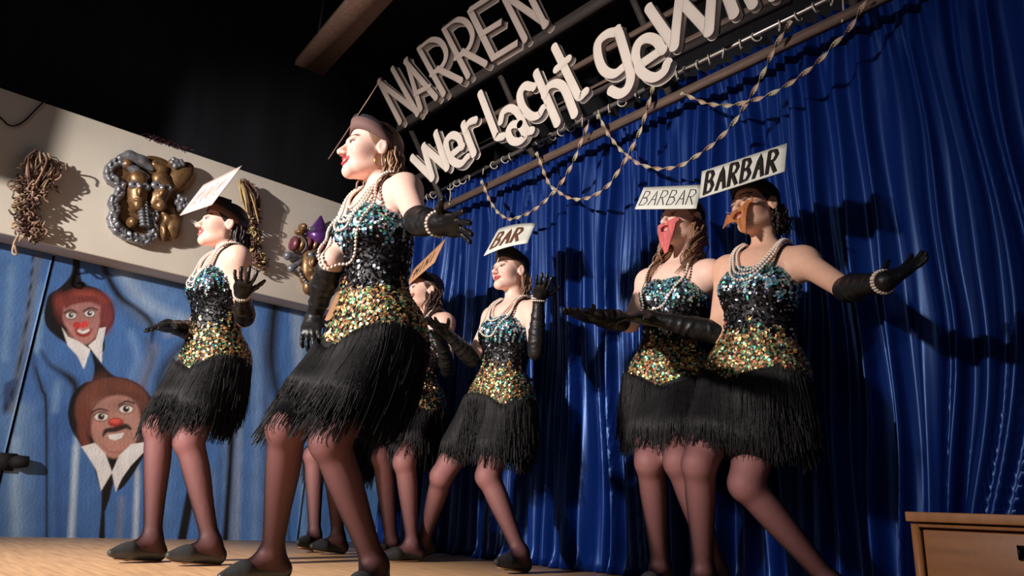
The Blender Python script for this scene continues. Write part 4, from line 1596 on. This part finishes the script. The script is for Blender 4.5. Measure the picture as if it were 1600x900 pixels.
    colm2 = np.sin(np.floor(ang * 9) * 78.233 + S['seed']) * 12543.123
    colm2 = colm2 - np.floor(colm2)
    topz = uu > .68 - .16 * colm ** 1.5
    hipz = uu < .24 + .18 * colm2 ** 2
    col = np.tile(np.array(lin(22, 22, 26)), (n, 1))
    pt = np.array([lin(*c) for c in [(180, 232, 236), (110, 210, 228), (80, 160, 225), (100, 222, 190), (222, 240, 240), (190, 185, 230), (90, 150, 180), (225, 205, 212), (60, 80, 90), (214, 226, 222), (120, 220, 220)]])
    ph = np.array([lin(*c) for c in [(228, 186, 110), (214, 160, 96), (240, 212, 146), (196, 142, 104), (130, 205, 140), (100, 196, 176), (214, 128, 112), (150, 110, 76), (176, 214, 170), (80, 60, 46), (236, 200, 150)]])
    col[topz] = pt[rg.integers(0, len(pt), topz.sum())]
    col[hipz] = ph[rg.integers(0, len(ph), hipz.sum())]
    sil = ~(topz | hipz) & (rg.random(n) < .09)
    col[sil] = lin(190, 195, 205)
    skip = ~(topz | hipz) & (rg.random(n) < .25)
    tilt = rg.normal(0, .30, (n, 3))
    Nt = Nn + tilt
    Nt /= np.linalg.norm(Nt, axis=1, keepdims=True)
    T1 = np.cross(Nt, rg.normal(0, 1, (n, 3)))
    T1 /= np.linalg.norm(T1, axis=1, keepdims=True)
    T2 = np.cross(Nt, T1)
    rad = rg.uniform(.0042, .0062, n) * S.get('seqs', 1.0)
    ctr = P + Nn * .0035
    k6 = 6
    VV = np.stack([ctr + (T1 * math.cos(2 * math.pi * q / k6) + T2 * math.sin(2 * math.pi * q / k6)) * rad[:, None] for q in range(k6)], 1).reshape(-1, 3)
    FF = np.arange(n * k6).reshape(n, k6)[~skip]
    sq = link('sequins', mesh_np('sequins', VV, FF, np.repeat(col, k6, 0), smooth=False), m_seq, dr)
    tag(sq, 'teal bust sequins, black waist sequins and gold hip sequins', kind='stuff')

    # ---------------------------------------------------------------- fringed skirt
    sk = [(p_ell(tp(0, 0, .02), ax3, np.array([.166, .125, .13]) * s), .06, 'u'),
          (p_ell(tp(0, -.045, -.06), ax3, np.array([.16, .10, .12]) * s), .06, 'u')]
    for sd in 'LR':
        hip, k = J['hip' + sd], J['kn' + sd]
        sk.append((p_limb(hip, hip + (k - hip) * .62, np.array([.100, .098, .090]) * s), .10, 'u'))
    V, Q = mesh_sdf(sk, .013, grow=.006)
    su = ((V - pel) @ U) / TL
    V = V - U * np.maximum(su + .17, 0)[:, None] * TL * .9
    skirt = link('skirt', mesh_np('skirt', V, Q), m_fringe, root)
    ns = 2 * S.get('nfr', 1500)
    th0 = rg.uniform(0, 2 * math.pi, ns)
    tier = rg.integers(0, 3, ns)
    u0 = np.where(tier == 0, hemline(th0) + .005, np.where(tier == 1, -.17 + .02 * np.sin(th0 * 5), -.26 + .02 * np.sin(th0 * 7))) + rg.normal(0, .008, ns)
    P = pel + (Lv[None] * (np.sin(th0) * .30)[:, None] + Fv[None] * (np.cos(th0) * .26)[:, None]) * s + U[None] * (u0 * TL)[:, None]
    for _ in range(8):
        D_, G_ = grad_pts(sk, P, .008)
        G_ -= np.outer(G_ @ U, U) * .8
        P -= G_ * np.clip(D_, -.05, .05)[:, None]
    ln = np.where(tier == 0, .22, np.where(tier == 1, .23, .24)) * s * S.get('frl', 1.0) * rg.uniform(.72, 1.15, ns)
    nst = 13
    path = [P]
    vel = np.zeros_like(P)
    swing = np.array(S.get('swing', (0, 0, 0)))
    jit = rg.normal(0, .07, (ns, 3))
    jit[:, 2] = 0
    for k in range(nst):
        d = np.array([0, 0, -1.0]) + swing * (.35 + k / nst) + jit
        d = d / np.linalg.norm(d, axis=1, keepdims=True)
        Pn = path[-1] + d * (ln / nst)[:, None]
        for _ in range(2):
            D_, G_ = grad_pts(sk, Pn, .008)
            Pn = Pn + G_ * np.maximum(.002 - D_, 0)[:, None]
        D_, G_ = grad_pts(legs, Pn, .006)
        Pn = Pn + G_ * np.maximum(.002 - D_, 0)[:, None]
        path.append(Pn)
    path = np.stack(path, 1)
    ww = .0013 * s * S.get('frw', 1.0)
    VV = np.zeros((ns, nst + 1, 3, 3))
    a0 = rg.uniform(0, 2 * math.pi, ns)
    for q in range(3):
        an_ = a0 + q * 2.0944
        off = np.stack([np.cos(an_), np.sin(an_), np.zeros(ns)], 1) * ww
        VV[:, :, q] = path + off[:, None, :]
    ids = np.arange(ns * (nst + 1) * 3).reshape(ns, nst + 1, 3)
    FF = []
    for q in range(3):
        q2 = (q + 1) % 3
        FF.append(np.stack([ids[:, :-1, q], ids[:, :-1, q2], ids[:, 1:, q2], ids[:, 1:, q]], -1).reshape(-1, 4))
    fr = link('fringe', mesh_np('fringe', VV.reshape(-1, 3), np.concatenate(FF)), m_fringe, skirt)
    tag(fr, 'black hanging fringe threads', kind='stuff')

    # ---------------------------------------------------------------- gloves with five fingers, pearl bracelets
    for sd, sg in (('L', 1), ('R', -1)):
        e, w, ti = J['el' + sd], J['wr' + sd], J['ti' + sd]
        fd = unit(w - e)
        d = unit(ti - w)
        d = unit(d + fd * .25)
        nrm = np.array(S['palm' + sd], float)
        nrm = unit(nrm - d * np.dot(nrm, d))
        sv = np.cross(d, nrm) * S['thumb' + sd]          # towards the thumb
        hz = s * 1.0
        g0 = S.get('glove' + sd, 0.0)
        pr = [(p_limb(e + (w - e) * g0, w, np.array([.0435, .0445, .037, .031, .027]) * s), .02, 'u')]
        nw = 5
        for k in range(nw):
            t = .12 + .7 * k / nw + rg.uniform(-.03, .03)
            c = e + (w - e) * (g0 + (1 - g0) * t)
            rr = np.interp(t, [0, .25, .5, .75, 1], [.0445, .0455, .038, .032, .028]) * s
            wob = unit(fd + rg.normal(0, .25, 3))
            aa = unit(np.cross(wob, (.3, .5, .8)))
            pr.append((p_ell(c, np.array([wob, aa, np.cross(wob, aa)]), np.array([.010 * s, rr * 1.06, rr * 1.06])), .008, 'u'))
        pr.append((p_ell(w + d * .048 * hz, np.array([d, sv, nrm]), np.array([.054, .040, .0165]) * hz), .02, 'u'))
        pr.append((p_limb(w, w + d * .03 * hz, np.array([.026, .024]) * hz), .02, 'u'))
        cu = S.get('curl' + sd, .25)
        sp = S.get('spread' + sd, .12)
        for k, (off, ln_, ro) in enumerate(((.027, .070, .0085), (.009, .078, .0088), (-.009, .072, .0085), (-.026, .056, .0076))):
            p = w + (d * (.088 - .004 * abs(k - 1)) + sv * off) * hz
            dd = unit(d + sv * sp * (1.2 - k) * .9)
            pp = w + (d * .05 + sv * off * .9) * hz
            pr.append((p_limb(pp, p, np.array([.010, ro * 1.1]) * hz), .008, 'u'))
            for ph_, fr_ in enumerate((.45, .32, .23)):
                ca = cu * (.6 + .5 * ph_) * (1 + .15 * (k - 1))
                dd = unit(dd * math.cos(ca) + nrm * math.sin(ca))
                p2 = p + dd * ln_ * fr_ * hz
                pr.append((p_limb(p, p2, np.array([ro, ro * .92]) * hz), .003, 'u'))
                p = p2
        p = w + (d * .022 + sv * .026) * hz
        dd = unit(d * .72 + sv * .66 + nrm * .25)
        for ln_, ro, tn in ((.042, .0125, .0), (.030, .0100, .25), (.024, .0088, .3)):
            dd = unit(dd + d * tn)
            p2 = p + dd * ln_ * hz
            pr.append((p_limb(p, p2, np.array([ro, ro * .9]) * hz), .006, 'u'))
            p = p2
        V, Q = mesh_sdf(pr, S.get('gres', .0055), margin=.03)
        gl = link('glove', mesh_np('glove', V, Q), m_glove, root)
        if S.get('brace' + sd):
            rows = S['brace' + sd]
            pp = []
            aa = unit(np.cross(fd, (.2, .1, .97)))
            bb = np.cross(fd, aa)
            for r_ in range(rows):
                for t in np.arange(0, 2 * math.pi, .0095 / .034):
                    pp.append(w + fd * (.011 * r_ - .012) * s + (aa * math.cos(t) + bb * math.sin(t)) * .034 * s)
            pearls('bracelet', pp, .0052, root)

    # ---------------------------------------------------------------- eyes, hair, necklaces
    for sg in (1, -1):
        bm = bmesh.new()
        bmesh.ops.create_uvsphere(bm, u_segments=20, v_segments=14, radius=1)
        EV = np.array([v.co[:] for v in bm.verts])
        EF = [[v.index for v in f.verts] for f in bm.faces]
        bm.free()
        gz = unit(np.array([1.0, S.get('gaze', (0, 0))[0], S.get('gaze', (0, 0))[1]]))
        # sphere pole -> gaze direction
        z_ = gz
        x_ = unit(np.cross(z_, (0, 0, 1)))
        y_ = np.cross(z_, x_)
        W3 = EV[:, :1] * x_ + EV[:, 1:2] * y_ + EV[:, 2:3] * z_
        VV = np.array([hp(.0735, .031 * sg, -.0005)]) + (W3 * .0128 * hs) @ hax
        cz = EV[:, 2]
        cc = np.where((cz > .90)[:, None], np.array(lin(12, 10, 10)), np.where((cz > .72)[:, None], np.array(lin(*S.get('iris', (70, 50, 36)))), np.array(lin(225, 218, 212))))
        link('eye', mesh_np('eye', VV, EF, cc), m_eye, root)
    hc = S['hair']
    m_h = mat('hair_' + S['hairname'], attr=True, rough=.42, spec=.5)
    capp = [(p_ell(hp(-.018, 0, .034), hax, np.array([.098, .0795, .088]) * hs), .01, 'u'),
            (p_ell(hp(.075, 0, -.02), hax, np.array([.075, .085, .095]) * hs), .01, 's'),
            (p_ell(hp(.02, 0, -.09), hax, np.array([.09, .1, .075]) * hs), .01, 's')]
    V, Q = mesh_sdf(capp, .006)
    nvar = np.sin(V @ np.array([310., 420., 90.])) * .12
    hair = link('hair', mesh_np('hair', V, Q, np.array(lin(*hc))[None] * (1 + nvar)[:, None]), m_h, root)
    mb = MB()
    for (cnt, f0, l0, u0_, path_, rad_, wave) in S['locks']:
        for k in range(int(cnt * 1.9)):
            j1, j2, j3 = rg.normal(0, 1, 3)
            st = np.array([f0 + .018 * j1, l0 + .008 * j2, u0_ + .012 * j3])
            pts = [st]
            phs = rg.uniform(0, 6.28)
            nn = 16
            lf = rg.uniform(.8, 1.1)
            ctrl = spline([np.zeros(3)] + [np.array(q) for q in path_], 5)
            ctrl = np.array(ctrl)
            for q in np.linspace(0, 1, nn)[1:] * lf:
                ii = q * (len(ctrl) - 1)
                i0 = min(int(ii), len(ctrl) - 2)
                c = ctrl[i0] + (ctrl[i0 + 1] - ctrl[i0]) * (ii - i0)
                wv = wave * min(q * 2, 1)
                pts.append(st + c + np.array([math.sin(q * 15 + phs) * wv, math.cos(q * 15 + phs) * wv, 0]) + np.array([j2, j3, 0]) * .016 * q)
            PP = np.array([hp(*p) for p in pts])
            for _ in range(2):
                D_, G_ = grad_pts(torso + upper, PP)
                PP = PP + G_ * np.maximum(.008 - D_, 0)[:, None]
            rr = [rad_ * (1 - .75 * (i / (nn - 1)) ** 1.5) * rg.uniform(.9, 1.1) for i in range(nn)]
            br = rg.uniform(.65, 1.35)
            mb.tube(PP, np.array(rr) * .66, 5, tuple(np.array(lin(*hc)) * br))
    if mb.v:
        mb.build('hair_locks', m_h, hair, smooth=True, cols=True)
    surf = torso + upper
    for (drop, wid, rad_) in S['pearls']:
        t = np.linspace(0, 2 * math.pi, 90)
        fr_ = (1 - np.cos(t)) / 2                      # 0 back of the neck, 1 front
        l_ = wid * np.sin(t) * (1.0 + .15 * fr_)
        u_ = 1.06 - fr_ ** 1.6 * drop / .5
        f_ = -.075 + fr_ * .26
        P0 = pel + (Lv[None] * l_[:, None] + Fv[None] * f_[:, None]) * s + U[None] * (u_ * TL)[:, None]
        for _ in range(10):
            D_, G_ = grad_pts(surf, P0, .011 if drop > .12 else .004)
            P0 = P0 - G_ * np.clip(D_ - rad_ - .002, -.03, .03)[:, None] * (np.where(D_ < 0, 1, .5))[:, None]
        pearls('pearl_necklace', resample(P0, rad_ * 2.05), rad_, root)
    if S.get('earring'):
        for sg in (1, -1):
            mb = MB()
            c = hp(-.012, .082 * sg, -.062)
            mb.tube([c + (F * math.cos(t) * .020 + Uh * math.sin(t) * .024) * hs for t in np.linspace(0, 2 * math.pi, 22)], .0014, 6, caps=False)
            mb.build('earring', m_gold, root, smooth=True)

    # ---------------------------------------------------------------- headwear: cap, band and card
    H = S['hat']
    tf, tb = H.get('front', .070), H.get('back', .012)   # height of the lower rim on the forehead and at the back
    nseg = 40

    def rim(t, up, out):
        cf, sf = math.cos(t), math.sin(t)
        u_ = (tf + tb) / 2 + (tf - tb) / 2 * cf
        # follow the skull outline at that height
        hh = min(max((u_ - .033) / .088, -1), .92)
        sc = math.sqrt(1 - hh * hh)
        sc = max(sc, .82)
        return hp(-.016 + (.097 * sc + out) * cf, (.077 * sc + out) * sf, u_ + up)
    mb = MB()
    hb = H.get('bh', .034)
    V, Fc = [], []
    prof = [(0, .008), (hb, .010), (hb, .004), (0, .002)]
    for i in range(nseg):
        t = 2 * math.pi * i / nseg
        for (up, ou) in prof:
            V.append(rim(t, up, ou))
    for i in range(nseg):
        j = (i + 1) % nseg
        for k in range(4):
            Fc.append((i * 4 + k, i * 4 + (k + 1) % 4, j * 4 + (k + 1) % 4, j * 4 + k))
    crown_v, crown_f = [], []
    ch = H.get('crown', .045)
    rows = [(hb - .012, .006, 1.0), (hb + ch * .45, .008 + H.get('puff', 0), .98), (hb + ch * .8, .0 + H.get('puff', 0), .86), (hb + ch * .97, 0, .55), (hb + ch, 0, .02)]
    cen = hp(-.016 + H.get('sh', 0), 0, 0)
    for (up, ou, sc) in rows:
        for i in range(nseg):
            t = 2 * math.pi * i / nseg
            p = rim(t, up, ou)
            c = hp(-.016, 0, 0) + Uh * np.dot(p - hp(-.016, 0, 0), Uh)
            crown_v.append(c + (p - c) * sc)
    for r_ in range(len(rows) - 1):
        for i in range(nseg):
            j = (i + 1) % nseg
            crown_f.append((r_ * nseg + i, r_ * nseg + j, (r_ + 1) * nseg + j, (r_ + 1) * nseg + i))
    crown_f.append(tuple((len(rows) - 1) * nseg + i for i in range(nseg)))
    hat = link('hat', mesh_np('hat', crown_v, crown_f), m_hatblack, root)
    link('hat_band', mesh_np('hat_band', V, Fc), mat('band_' + H['bname'], lin(*H['bcol']), .8), hat)
    cs = [at(u, v, S['D'] + d) for (u, v, d) in H['card']]
    CV, CF = make_card(cs, H.get('bend', .0))
    link('card', mesh_np('card', CV, CF, smooth=False), mat('card_' + H['cname'], lin(*H['ccol']), .7, noise=(12, .06, (1, 1, 1))), hat)
    for tx in H.get('text', []):
        TV, TF = card_text(cs, H.get('bend', 0), *tx['a'], **tx.get('k', {}))
        link('lettering', mesh_np('lettering', TV, TF, smooth=False), mat('ink_' + tx['name'], lin(*tx['col']), .6), hat)

    # ---------------------------------------------------------------- paper beard
    if S.get('beard'):
        B = S['beard']
        out = np.array(B['outline'])
        hole = np.array(B['hole'])
        st_ = .0028
        l0, u0_ = out.min(0) - st_
        l1, u1_ = out.max(0) + st_
        gx, gy = np.arange(l0, l1, st_), np.arange(u0_, u1_, st_)

        def inside(poly, X, Y):
            ins = np.zeros(X.shape, bool)
            for i in range(len(poly)):
                xa, ya = poly[i]
                xb, yb_ = poly[(i + 1) % len(poly)]
                c = (ya > Y) != (yb_ > Y)
                ins ^= c & (X < (xb - xa) * (Y - ya) / ((yb_ - ya) if yb_ != ya else 1e-9) + xa)
            return ins
        GX, GY = np.meshgrid(gx, gy, indexing='ij')
        ok = inside(out, GX + st_ / 2, GY + st_ / 2) & ~inside(hole, GX + st_ / 2, GY + st_ / 2)
        vid = {}
        VV, FF = [], []
        cmax = B.get('curve', 9.0)

        def vert(i, j, side):
            key = (i, j, side)
            if key not in vid:
                l_, u_ = gx[i] if i < len(gx) else gx[-1] + st_, gy[j] if j < len(gy) else gy[-1] + st_
                f_ = B.get('f0', .106) - cmax * l_ * l_ + B.get('tilt', 0) * (u_ + .06) + .0012 * math.sin(l_ * 900 + u_ * 260)
                VV.append(hp(f_ + side * .0016, l_, u_))
                vid[key] = len(VV) - 1
            return vid[key]
        nI, nJ = ok.shape
        for i in range(nI):
            for j in range(nJ):
                if not ok[i, j]:
                    continue
                FF.append((vert(i, j, 1), vert(i + 1, j, 1), vert(i + 1, j + 1, 1), vert(i, j + 1, 1)))
                FF.append((vert(i, j, -1), vert(i, j + 1, -1), vert(i + 1, j + 1, -1), vert(i + 1, j, -1)))
                for (di, dj, q) in ((-1, 0, ((i, j + 1), (i, j))), (1, 0, ((i + 1, j), (i + 1, j + 1))), (0, -1, ((i, j), (i + 1, j))), (0, 1, ((i + 1, j + 1), (i, j + 1)))):
                    if not (0 <= i + di < nI and 0 <= j + dj < nJ and ok[i + di, j + dj]):
                        (a1, b1), (a2, b2) = q
                        FF.append((vert(a1, b1, -1), vert(a2, b2, -1), vert(a2, b2, 1), vert(a1, b1, 1)))
        bd = link('paper_beard', mesh_np('paper_beard', VV, FF, smooth=False), mat('beard_' + B['name'], lin(*B['col']), .8, noise=(90, .35, (1, 1, .25)), bump=(160, .5, (1, 1, .3))), root)
        mb = MB()
        for sg in (1, -1):
            l_, u_ = B['strap']
            f_ = B.get('f0', .106) - cmax * l_ * l_
            mb.tube([hp(f_, l_ * sg, u_), hp(.045, .066 * sg, (u_ + .0) / 2), hp(-.005, .079 * sg, .012)], .0009, 5)
        mb.build('elastic', mat('white_elastic', lin(215, 205, 200), .7), bd, smooth=True)
    return root


BK_ = m_shoe_b
SP = []
SP.append(dict(seed=1, s=1.0, D=3.60, pel=(332, 562), neck=(352, 402), lean=0, yaw=0, head=(348, 353), look=(-8, 3, 0), hs=1.0, smile=1.0, teeth=True,
    label='dancer in sequinned fringe dress nearest the painted wall, under a pinkish white card hat',
    legR=((247, 668, -1), (240, 832, 1), (180, 852, -1)), legL=((295, 690, -1), (330, 850, 1), (268, 870, -1)),
    armL=((383, 498, -1), (378, 458, -1), (386, 425, -1)), armR=((305, 518, -1), (262, 509, -1), (232, 514, -1)),
    palmL=(-.2, .1, 1), thumbL=-1, curlL=.5, spreadL=.3, palmR=(0, .3, -1), thumbR=1, curlR=.12, braceL=2, glove=0, gloveL=.05,
    skin=(240, 198, 180), hair=(44, 30, 30), hairname='dark_brown', locks=[(26, -.06, .062, -.01, [(-.012, .0, -.05), (-.02, -.005, -.11), (-.02, -.005, -.15)], .009, .004), (12, -.075, .03, -.01, [(-.01, 0, -.06), (-.02, 0, -.12)], .010, .004)],
    pearls=[(.10, .062, .0055), (.135, .07, .0055), (.17, .075, .0055), (.21, .078, .005)], earring=False, swing=(.1, -.2, 0), nseq=9500, nfr=1900, frl=.95,
    hat=dict(front=.058, back=-.03, bh=.034, crown=.05, puff=.014, bname='brown', bcol=(118, 84, 74), cname='pink', ccol=(226, 206, 196), bend=.0,
             card=[(318, 289, .13), (378, 259, -.13), (331, 320, -.18), (281, 337, .07)], text=[dict(a=('so', (.14, .25, .52, .8), .008), name='pinkish', col=(205, 160, 160), k=dict(italic=.2)), dict(a=('os', (.5, .2, .84, .78), .004), name='greybrown', col=(165, 148, 142), k=dict(italic=.2))])))
SP.append(dict(seed=2, s=1.02, D=2.50, pel=(584, 520), neck=(594, 302), lean=0, yaw=0, head=(580, 238), look=(-13, 1, 0), smile=1.0, teeth=True, hres=.0036, lip=(178, 44, 54),
    label='foreground dancer in sequinned fringe dress striding with one gloved arm stretched towards the curtain',
    legR=((447, 668, -1), (428, 845, 1), (355, 878, -1)), legL=((515, 690, -1), (585, 895, 1), (548, 935, -1)),
    armL=((653, 345, -1), (686, 350, -1), (752, 352, -1)), armR=((518, 408, -1), (490, 498, 1), (486, 522, -1)),
    palmL=(.1, -.6, -.6), thumbL=-1, curlL=.1, spreadL=.22, palmR=(0, 0.3, -1), thumbR=1, curlR=.5, braceL=2, gres=.005, gloveL=-.05, gloveR=.14,
    skin=(246, 202, 186), hair=(146, 114, 90), hairname='light_brown', locks=[(46, -.055, .066, -.015, [(-.012, .008, -.06), (-.03, .012, -.13), (-.05, .02, -.19)], .0075, .008), (24, -.075, .03, -.01, [(-.02, 0, -.06), (-.04, 0, -.15), (-.06, .0, -.21)], .008, .008), (14, -.05, -.06, -.02, [(-.0, .0, -.06), (.0, -.0, -.13), (.01, .0, -.17)], .007, .007)],
    pearls=[(.09, .064, .006), (.12, .07, .006), (.15, .076, .006), (.19, .08, .006), (.36, .085, .0065)], earring=True, swing=(-.12, -.3, 0), nseq=12000, nfr=2800, frl=.95,
    hat=dict(front=.062, back=-.03, bh=.045, crown=.03, bname='mauve', bcol=(112, 84, 80), cname='brown_board', ccol=(150, 118, 104), bend=.0,
             card=[(537, 214, .22), (597, 121, -.04), (577, 153, -.13), (513, 249, .14)])))
SP.append(dict(seed=3, s=.97, D=4.70, pel=(548, 664), neck=(565, 546), lean=0, yaw=0, head=(560, 504), look=(-12, 3, 0),
    label='dancer almost hidden behind the foreground dancer, only lower legs and a card edge showing',
    legR=((490, 712, -1), (492, 835, 1), (468, 846, -1)), legL=((520, 718, -1), (528, 845, 1), (490, 858, -1)),
    armL=((575, 605, -1), (560, 575, -1), (550, 555, -1)), armR=((540, 610, -1), (530, 590, -1), (535, 575, -1)),
    palmL=(0, 0, -1), thumbL=1, palmR=(0, 0, -1), thumbR=1, nseq=3500, nfr=900, hres=.006, gres=.007, skin=(226, 185, 167), hair=(60, 42, 36), hairname='dark_brown', locks=[(14, -.06, .06, 0, [(-.01, 0, -.08), (-.02, 0, -.16)], .01, .006)],
    pearls=[(.14, .07, .0055)], shoe=BK_,
    hat=dict(front=.06, back=-.02, bh=.04, crown=.04, bname='brown', bcol=(118, 84, 74), cname='cardboard', ccol=(186, 140, 104),
             card=[(527, 456, .05), (580, 430, -.1), (570, 480, -.2), (506, 503, -.1)])))
SP.append(dict(seed=4, s=.97, D=4.15, pel=(648, 628), neck=(672, 498), lean=0, yaw=0, head=(664, 456), look=(-18, 3, 0), smile=.3,
    label='dancer with brown cardboard hat sign and narrow paper beard left of the BAR dancer',
    legR=((598, 715, -1), (612, 848, 1), (585, 862, -1)), legL=((632, 722, -1), (645, 848, 1), (602, 867, -1)),
    armL=((700, 578, -1), (690, 530, -1), (672, 512, -1)), armR=((640, 575, -1), (625, 565, -1), (612, 560, -1)),
    palmL=(0, 0, -1), thumbL=1, palmR=(0, 0, -1), thumbR=1, nseq=6000, nfr=1300, skin=(228, 188, 170), hair=(66, 46, 38), hairname='brown', locks=[(40, -.045, .068, -.02, [(-.0, .004, -.06), (.0, .006, -.13), (.02, .01, -.18)], .008, .012), (14, -.07, .03, -.01, [(-.0, 0, -.06), (-.01, 0, -.15)], .009, .01)],
    pearls=[(.12, .068, .0055), (.2, .075, .0055)], shoe=BK_,
    beard=dict(name='rose', col=(170, 104, 92), f0=.106, curve=11, strap=(.052, -.035), outline=[(-.062, -.028), (-.03, -.045), (-.012, -.046), (0, -.05), (.012, -.046), (.03, -.045), (.062, -.028), (.05, -.05), (.036, -.062), (.03, -.1), (.022, -.15), (.006, -.17), (-.012, -.155), (-.026, -.11), (-.036, -.062), (-.05, -.05)], hole=[(-.024, -.058), (0, -.054), (.024, -.058), (.018, -.074), (0, -.08), (-.018, -.074)]),
    hat=dict(front=.06, back=-.02, bh=.012, crown=.055, puff=.002, bname='tan', bcol=(120, 100, 84), cname='cardboard', ccol=(186, 140, 104),
             card=[(645, 422, .06), (697, 372, -.20), (679, 410, -.27), (634, 449, -.01)], text=[dict(a=('MINI', (.2, .28, .86, .74), .009), name='black', col=(30, 24, 22))])))
SP.append(dict(seed=5, s=.98, D=3.72, pel=(781, 620), neck=(802, 480), lean=0, yaw=0, head=(797, 424), look=(-2, 2, 0), smile=.5,
    label='dancer wearing the white BAR card, blond hair tied back, one gloved forearm raised',
    legR=((690, 744, -1), (662, 850, 1), (630, 876, -1)), legL=((762, 744, -1), (813, 878, 1), (778, 893, -1)),
    armL=((838, 550, -1), (842, 466, 1), (852, 440, -1)), armR=((738, 562, -1), (694, 515, -1), (668, 505, -1)),
    palmL=(.3, 0, 1), thumbL=-1, curlL=.3, palmR=(0, 0, 1), thumbR=-1, curlR=.15, braceL=3, skin=(242, 202, 186), hair=(150, 116, 88), hairname='blond', brow=(120, 86, 66),
    locks=[(24, -.05, .07, -.02, [(-.006, .006, -.06), (.0, .012, -.12), (.012, .02, -.16)], .008, .004)],
    pearls=[(.10, .062, .0055), (.125, .068, .0055), (.245, .085, .0065)], swing=(.05, -.05, 0), nseq=10500, nfr=2100, frl=.92, shoe=BK_,
    hat=dict(front=.062, back=-.01, bh=.036, crown=.04, puff=.006, bname='black', bcol=(24, 22, 24), cname='white', ccol=(214, 216, 206), bend=.012,
             card=[(779, 358, .0), (837, 349, -.14), (824, 380, -.24), (756, 400, -.12)], text=[dict(a=('BAR', (.12, .22, .80, .82), .018), name='brown', col=(104, 66, 48), k=dict(italic=.1))])))
SP.append(dict(seed=6, s=.98, D=3.02, pel=(1046, 590), neck=(1062, 420), lean=0, yaw=0, head=(1066, 345), look=(-12, 0, 0), smile=.6, teeth=True,
    label='dancer with long wavy hair, pink paper beard and thin lettered BARBAR card',
    legR=((1016, 722, -1), (1032, 880, 1), (1005, 905, -1)), legL=((1062, 722, -1), (1122, 895, 1), (1100, 915, -1)),
    armL=((1137, 500, 1), (1090, 520, -1), (1060, 520, -1)), armR=((985, 505, -1), (918, 493, -1), (888, 487, -1)),
    palmL=(0, 0, -1), thumbL=1, palmR=(0, 0, 1), thumbR=-1, curlR=.1, gloveR=.24, skin=(238, 200, 182), hair=(134, 100, 76), hairname='light_brown',
    locks=[(44, -.025, .072, -.03, [(.01, .006, -.07), (.04, .012, -.14), (.06, .0, -.22)], .0085, .013), (44, -.015, -.07, -.03, [(.02, -.012, -.07), (.05, -.024, -.15), (.06, -.026, -.25)], .0085, .013), (14, -.08, 0, -.01, [(-.0, 0, -.06), (-.01, 0, -.2)], .009, .01)],
    pearls=[(.27, .085, .0062)], nseq=10000, nfr=1900, frl=.82,
    beard=dict(name='pink', col=(194, 98, 98), f0=.106, curve=5.5, strap=(.056, -.026), outline=[(-.066, -.05), (-.06, -.03), (-.03, -.034), (-.012, -.030), (0, -.036), (.012, -.030), (.03, -.032), (.05, -.026), (.06, -.022), (.07, -.036), (.056, -.05), (.048, -.085), (.034, -.13), (.018, -.175), (.004, -.178), (-.012, -.145), (-.034, -.11), (-.052, -.075)], hole=[(-.026, -.054), (0, -.049), (.026, -.054), (.02, -.072), (0, -.078), (-.02, -.072)]),
    hat=dict(front=.056, back=-.02, bh=.03, crown=.03, bname='black', bcol=(24, 22, 24), cname='white', ccol=(206, 210, 198),
             card=[(1006, 293, .0), (1097, 289, -.17), (1088, 326, -.25), (992, 327, -.07)], text=[dict(a=('BARBAR', (.06, .2, .97, .84), .0042), name='black', col=(30, 24, 22), k=dict(italic=.16, gap=.1))])))
SP.append(dict(seed=7, s=.98, D=2.78, pel=(1180, 580), neck=(1196, 400), lean=0, yaw=0, head=(1180, 325), look=(-14, 0, 6), smile=.5, teeth=True, hres=.004,
    label='dancer with brown zigzag paper beard and bold lettered BARBAR card, rightmost on stage',
    legR=((1092, 726, -1), (1100, 910, 1), (1080, 945, -1)), legL=((1165, 757, -1), (1300, 910, 1), (1290, 945, -1)),
    armL=((1322, 452, -1), (1382, 440, -1), (1436, 405, 1)), armR=((1122, 520, -1), (1012, 496, -1), (968, 500, -1)),
    palmL=(.2, -.3, 1), thumbL=-1, curlL=.15, spreadL=.2, palmR=(0, 0, -1), thumbR=1, curlR=.12, spreadR=.35, braceL=2, skin=(226, 180, 154), hair=(34, 24, 22), hairname='black_brown',
    locks=[(18, -.06, .062, -.02, [(-.01, .0, -.04), (-.016, -.0, -.09)], .009, .006), (10, -.07, .03, -.01, [(-.01, 0, -.06), (-.01, 0, -.1)], .009, .006)],
    pearls=[(.11, .066, .006), (.14, .072, .006), (.175, .078, .0062)], earring=False, nseq=13000, nfr=2300, frl=.82,
    beard=dict(name='ginger', col=(168, 104, 56), f0=.106, curve=2.5, strap=(.062, -.014), outline=[(-.11, -.062), (-.07, -.042), (-.055, -.028), (-.035, -.04), (-.02, -.03), (-.004, -.036), (.012, -.024), (.03, -.032), (.05, -.018), (.066, -.02), (.074, -.004), (.078, -.026), (.06, -.034), (.05, -.052), (.04, -.09), (.03, -.155), (.012, -.125), (-.006, -.085), (-.04, -.072), (-.075, -.068)], hole=[(-.026, -.054), (0, -.048), (.026, -.052), (.02, -.07), (0, -.076), (-.02, -.07)]),
    hat=dict(front=.058, back=-.02, bh=.03, crown=.04, puff=.006, bname='black', bcol=(24, 22, 24), cname='white', ccol=(214, 216, 208),
             card=[(1097, 268, -.02), (1230, 224, -.20), (1226, 268, -.26), (1093, 310, -.08)], text=[dict(a=('BARBAR', (.07, .12, .93, .9), .016), name='black', col=(34, 26, 28), k=dict(italic=.12, gap=.25))])))
for S_ in SP:
    dancer(S_)
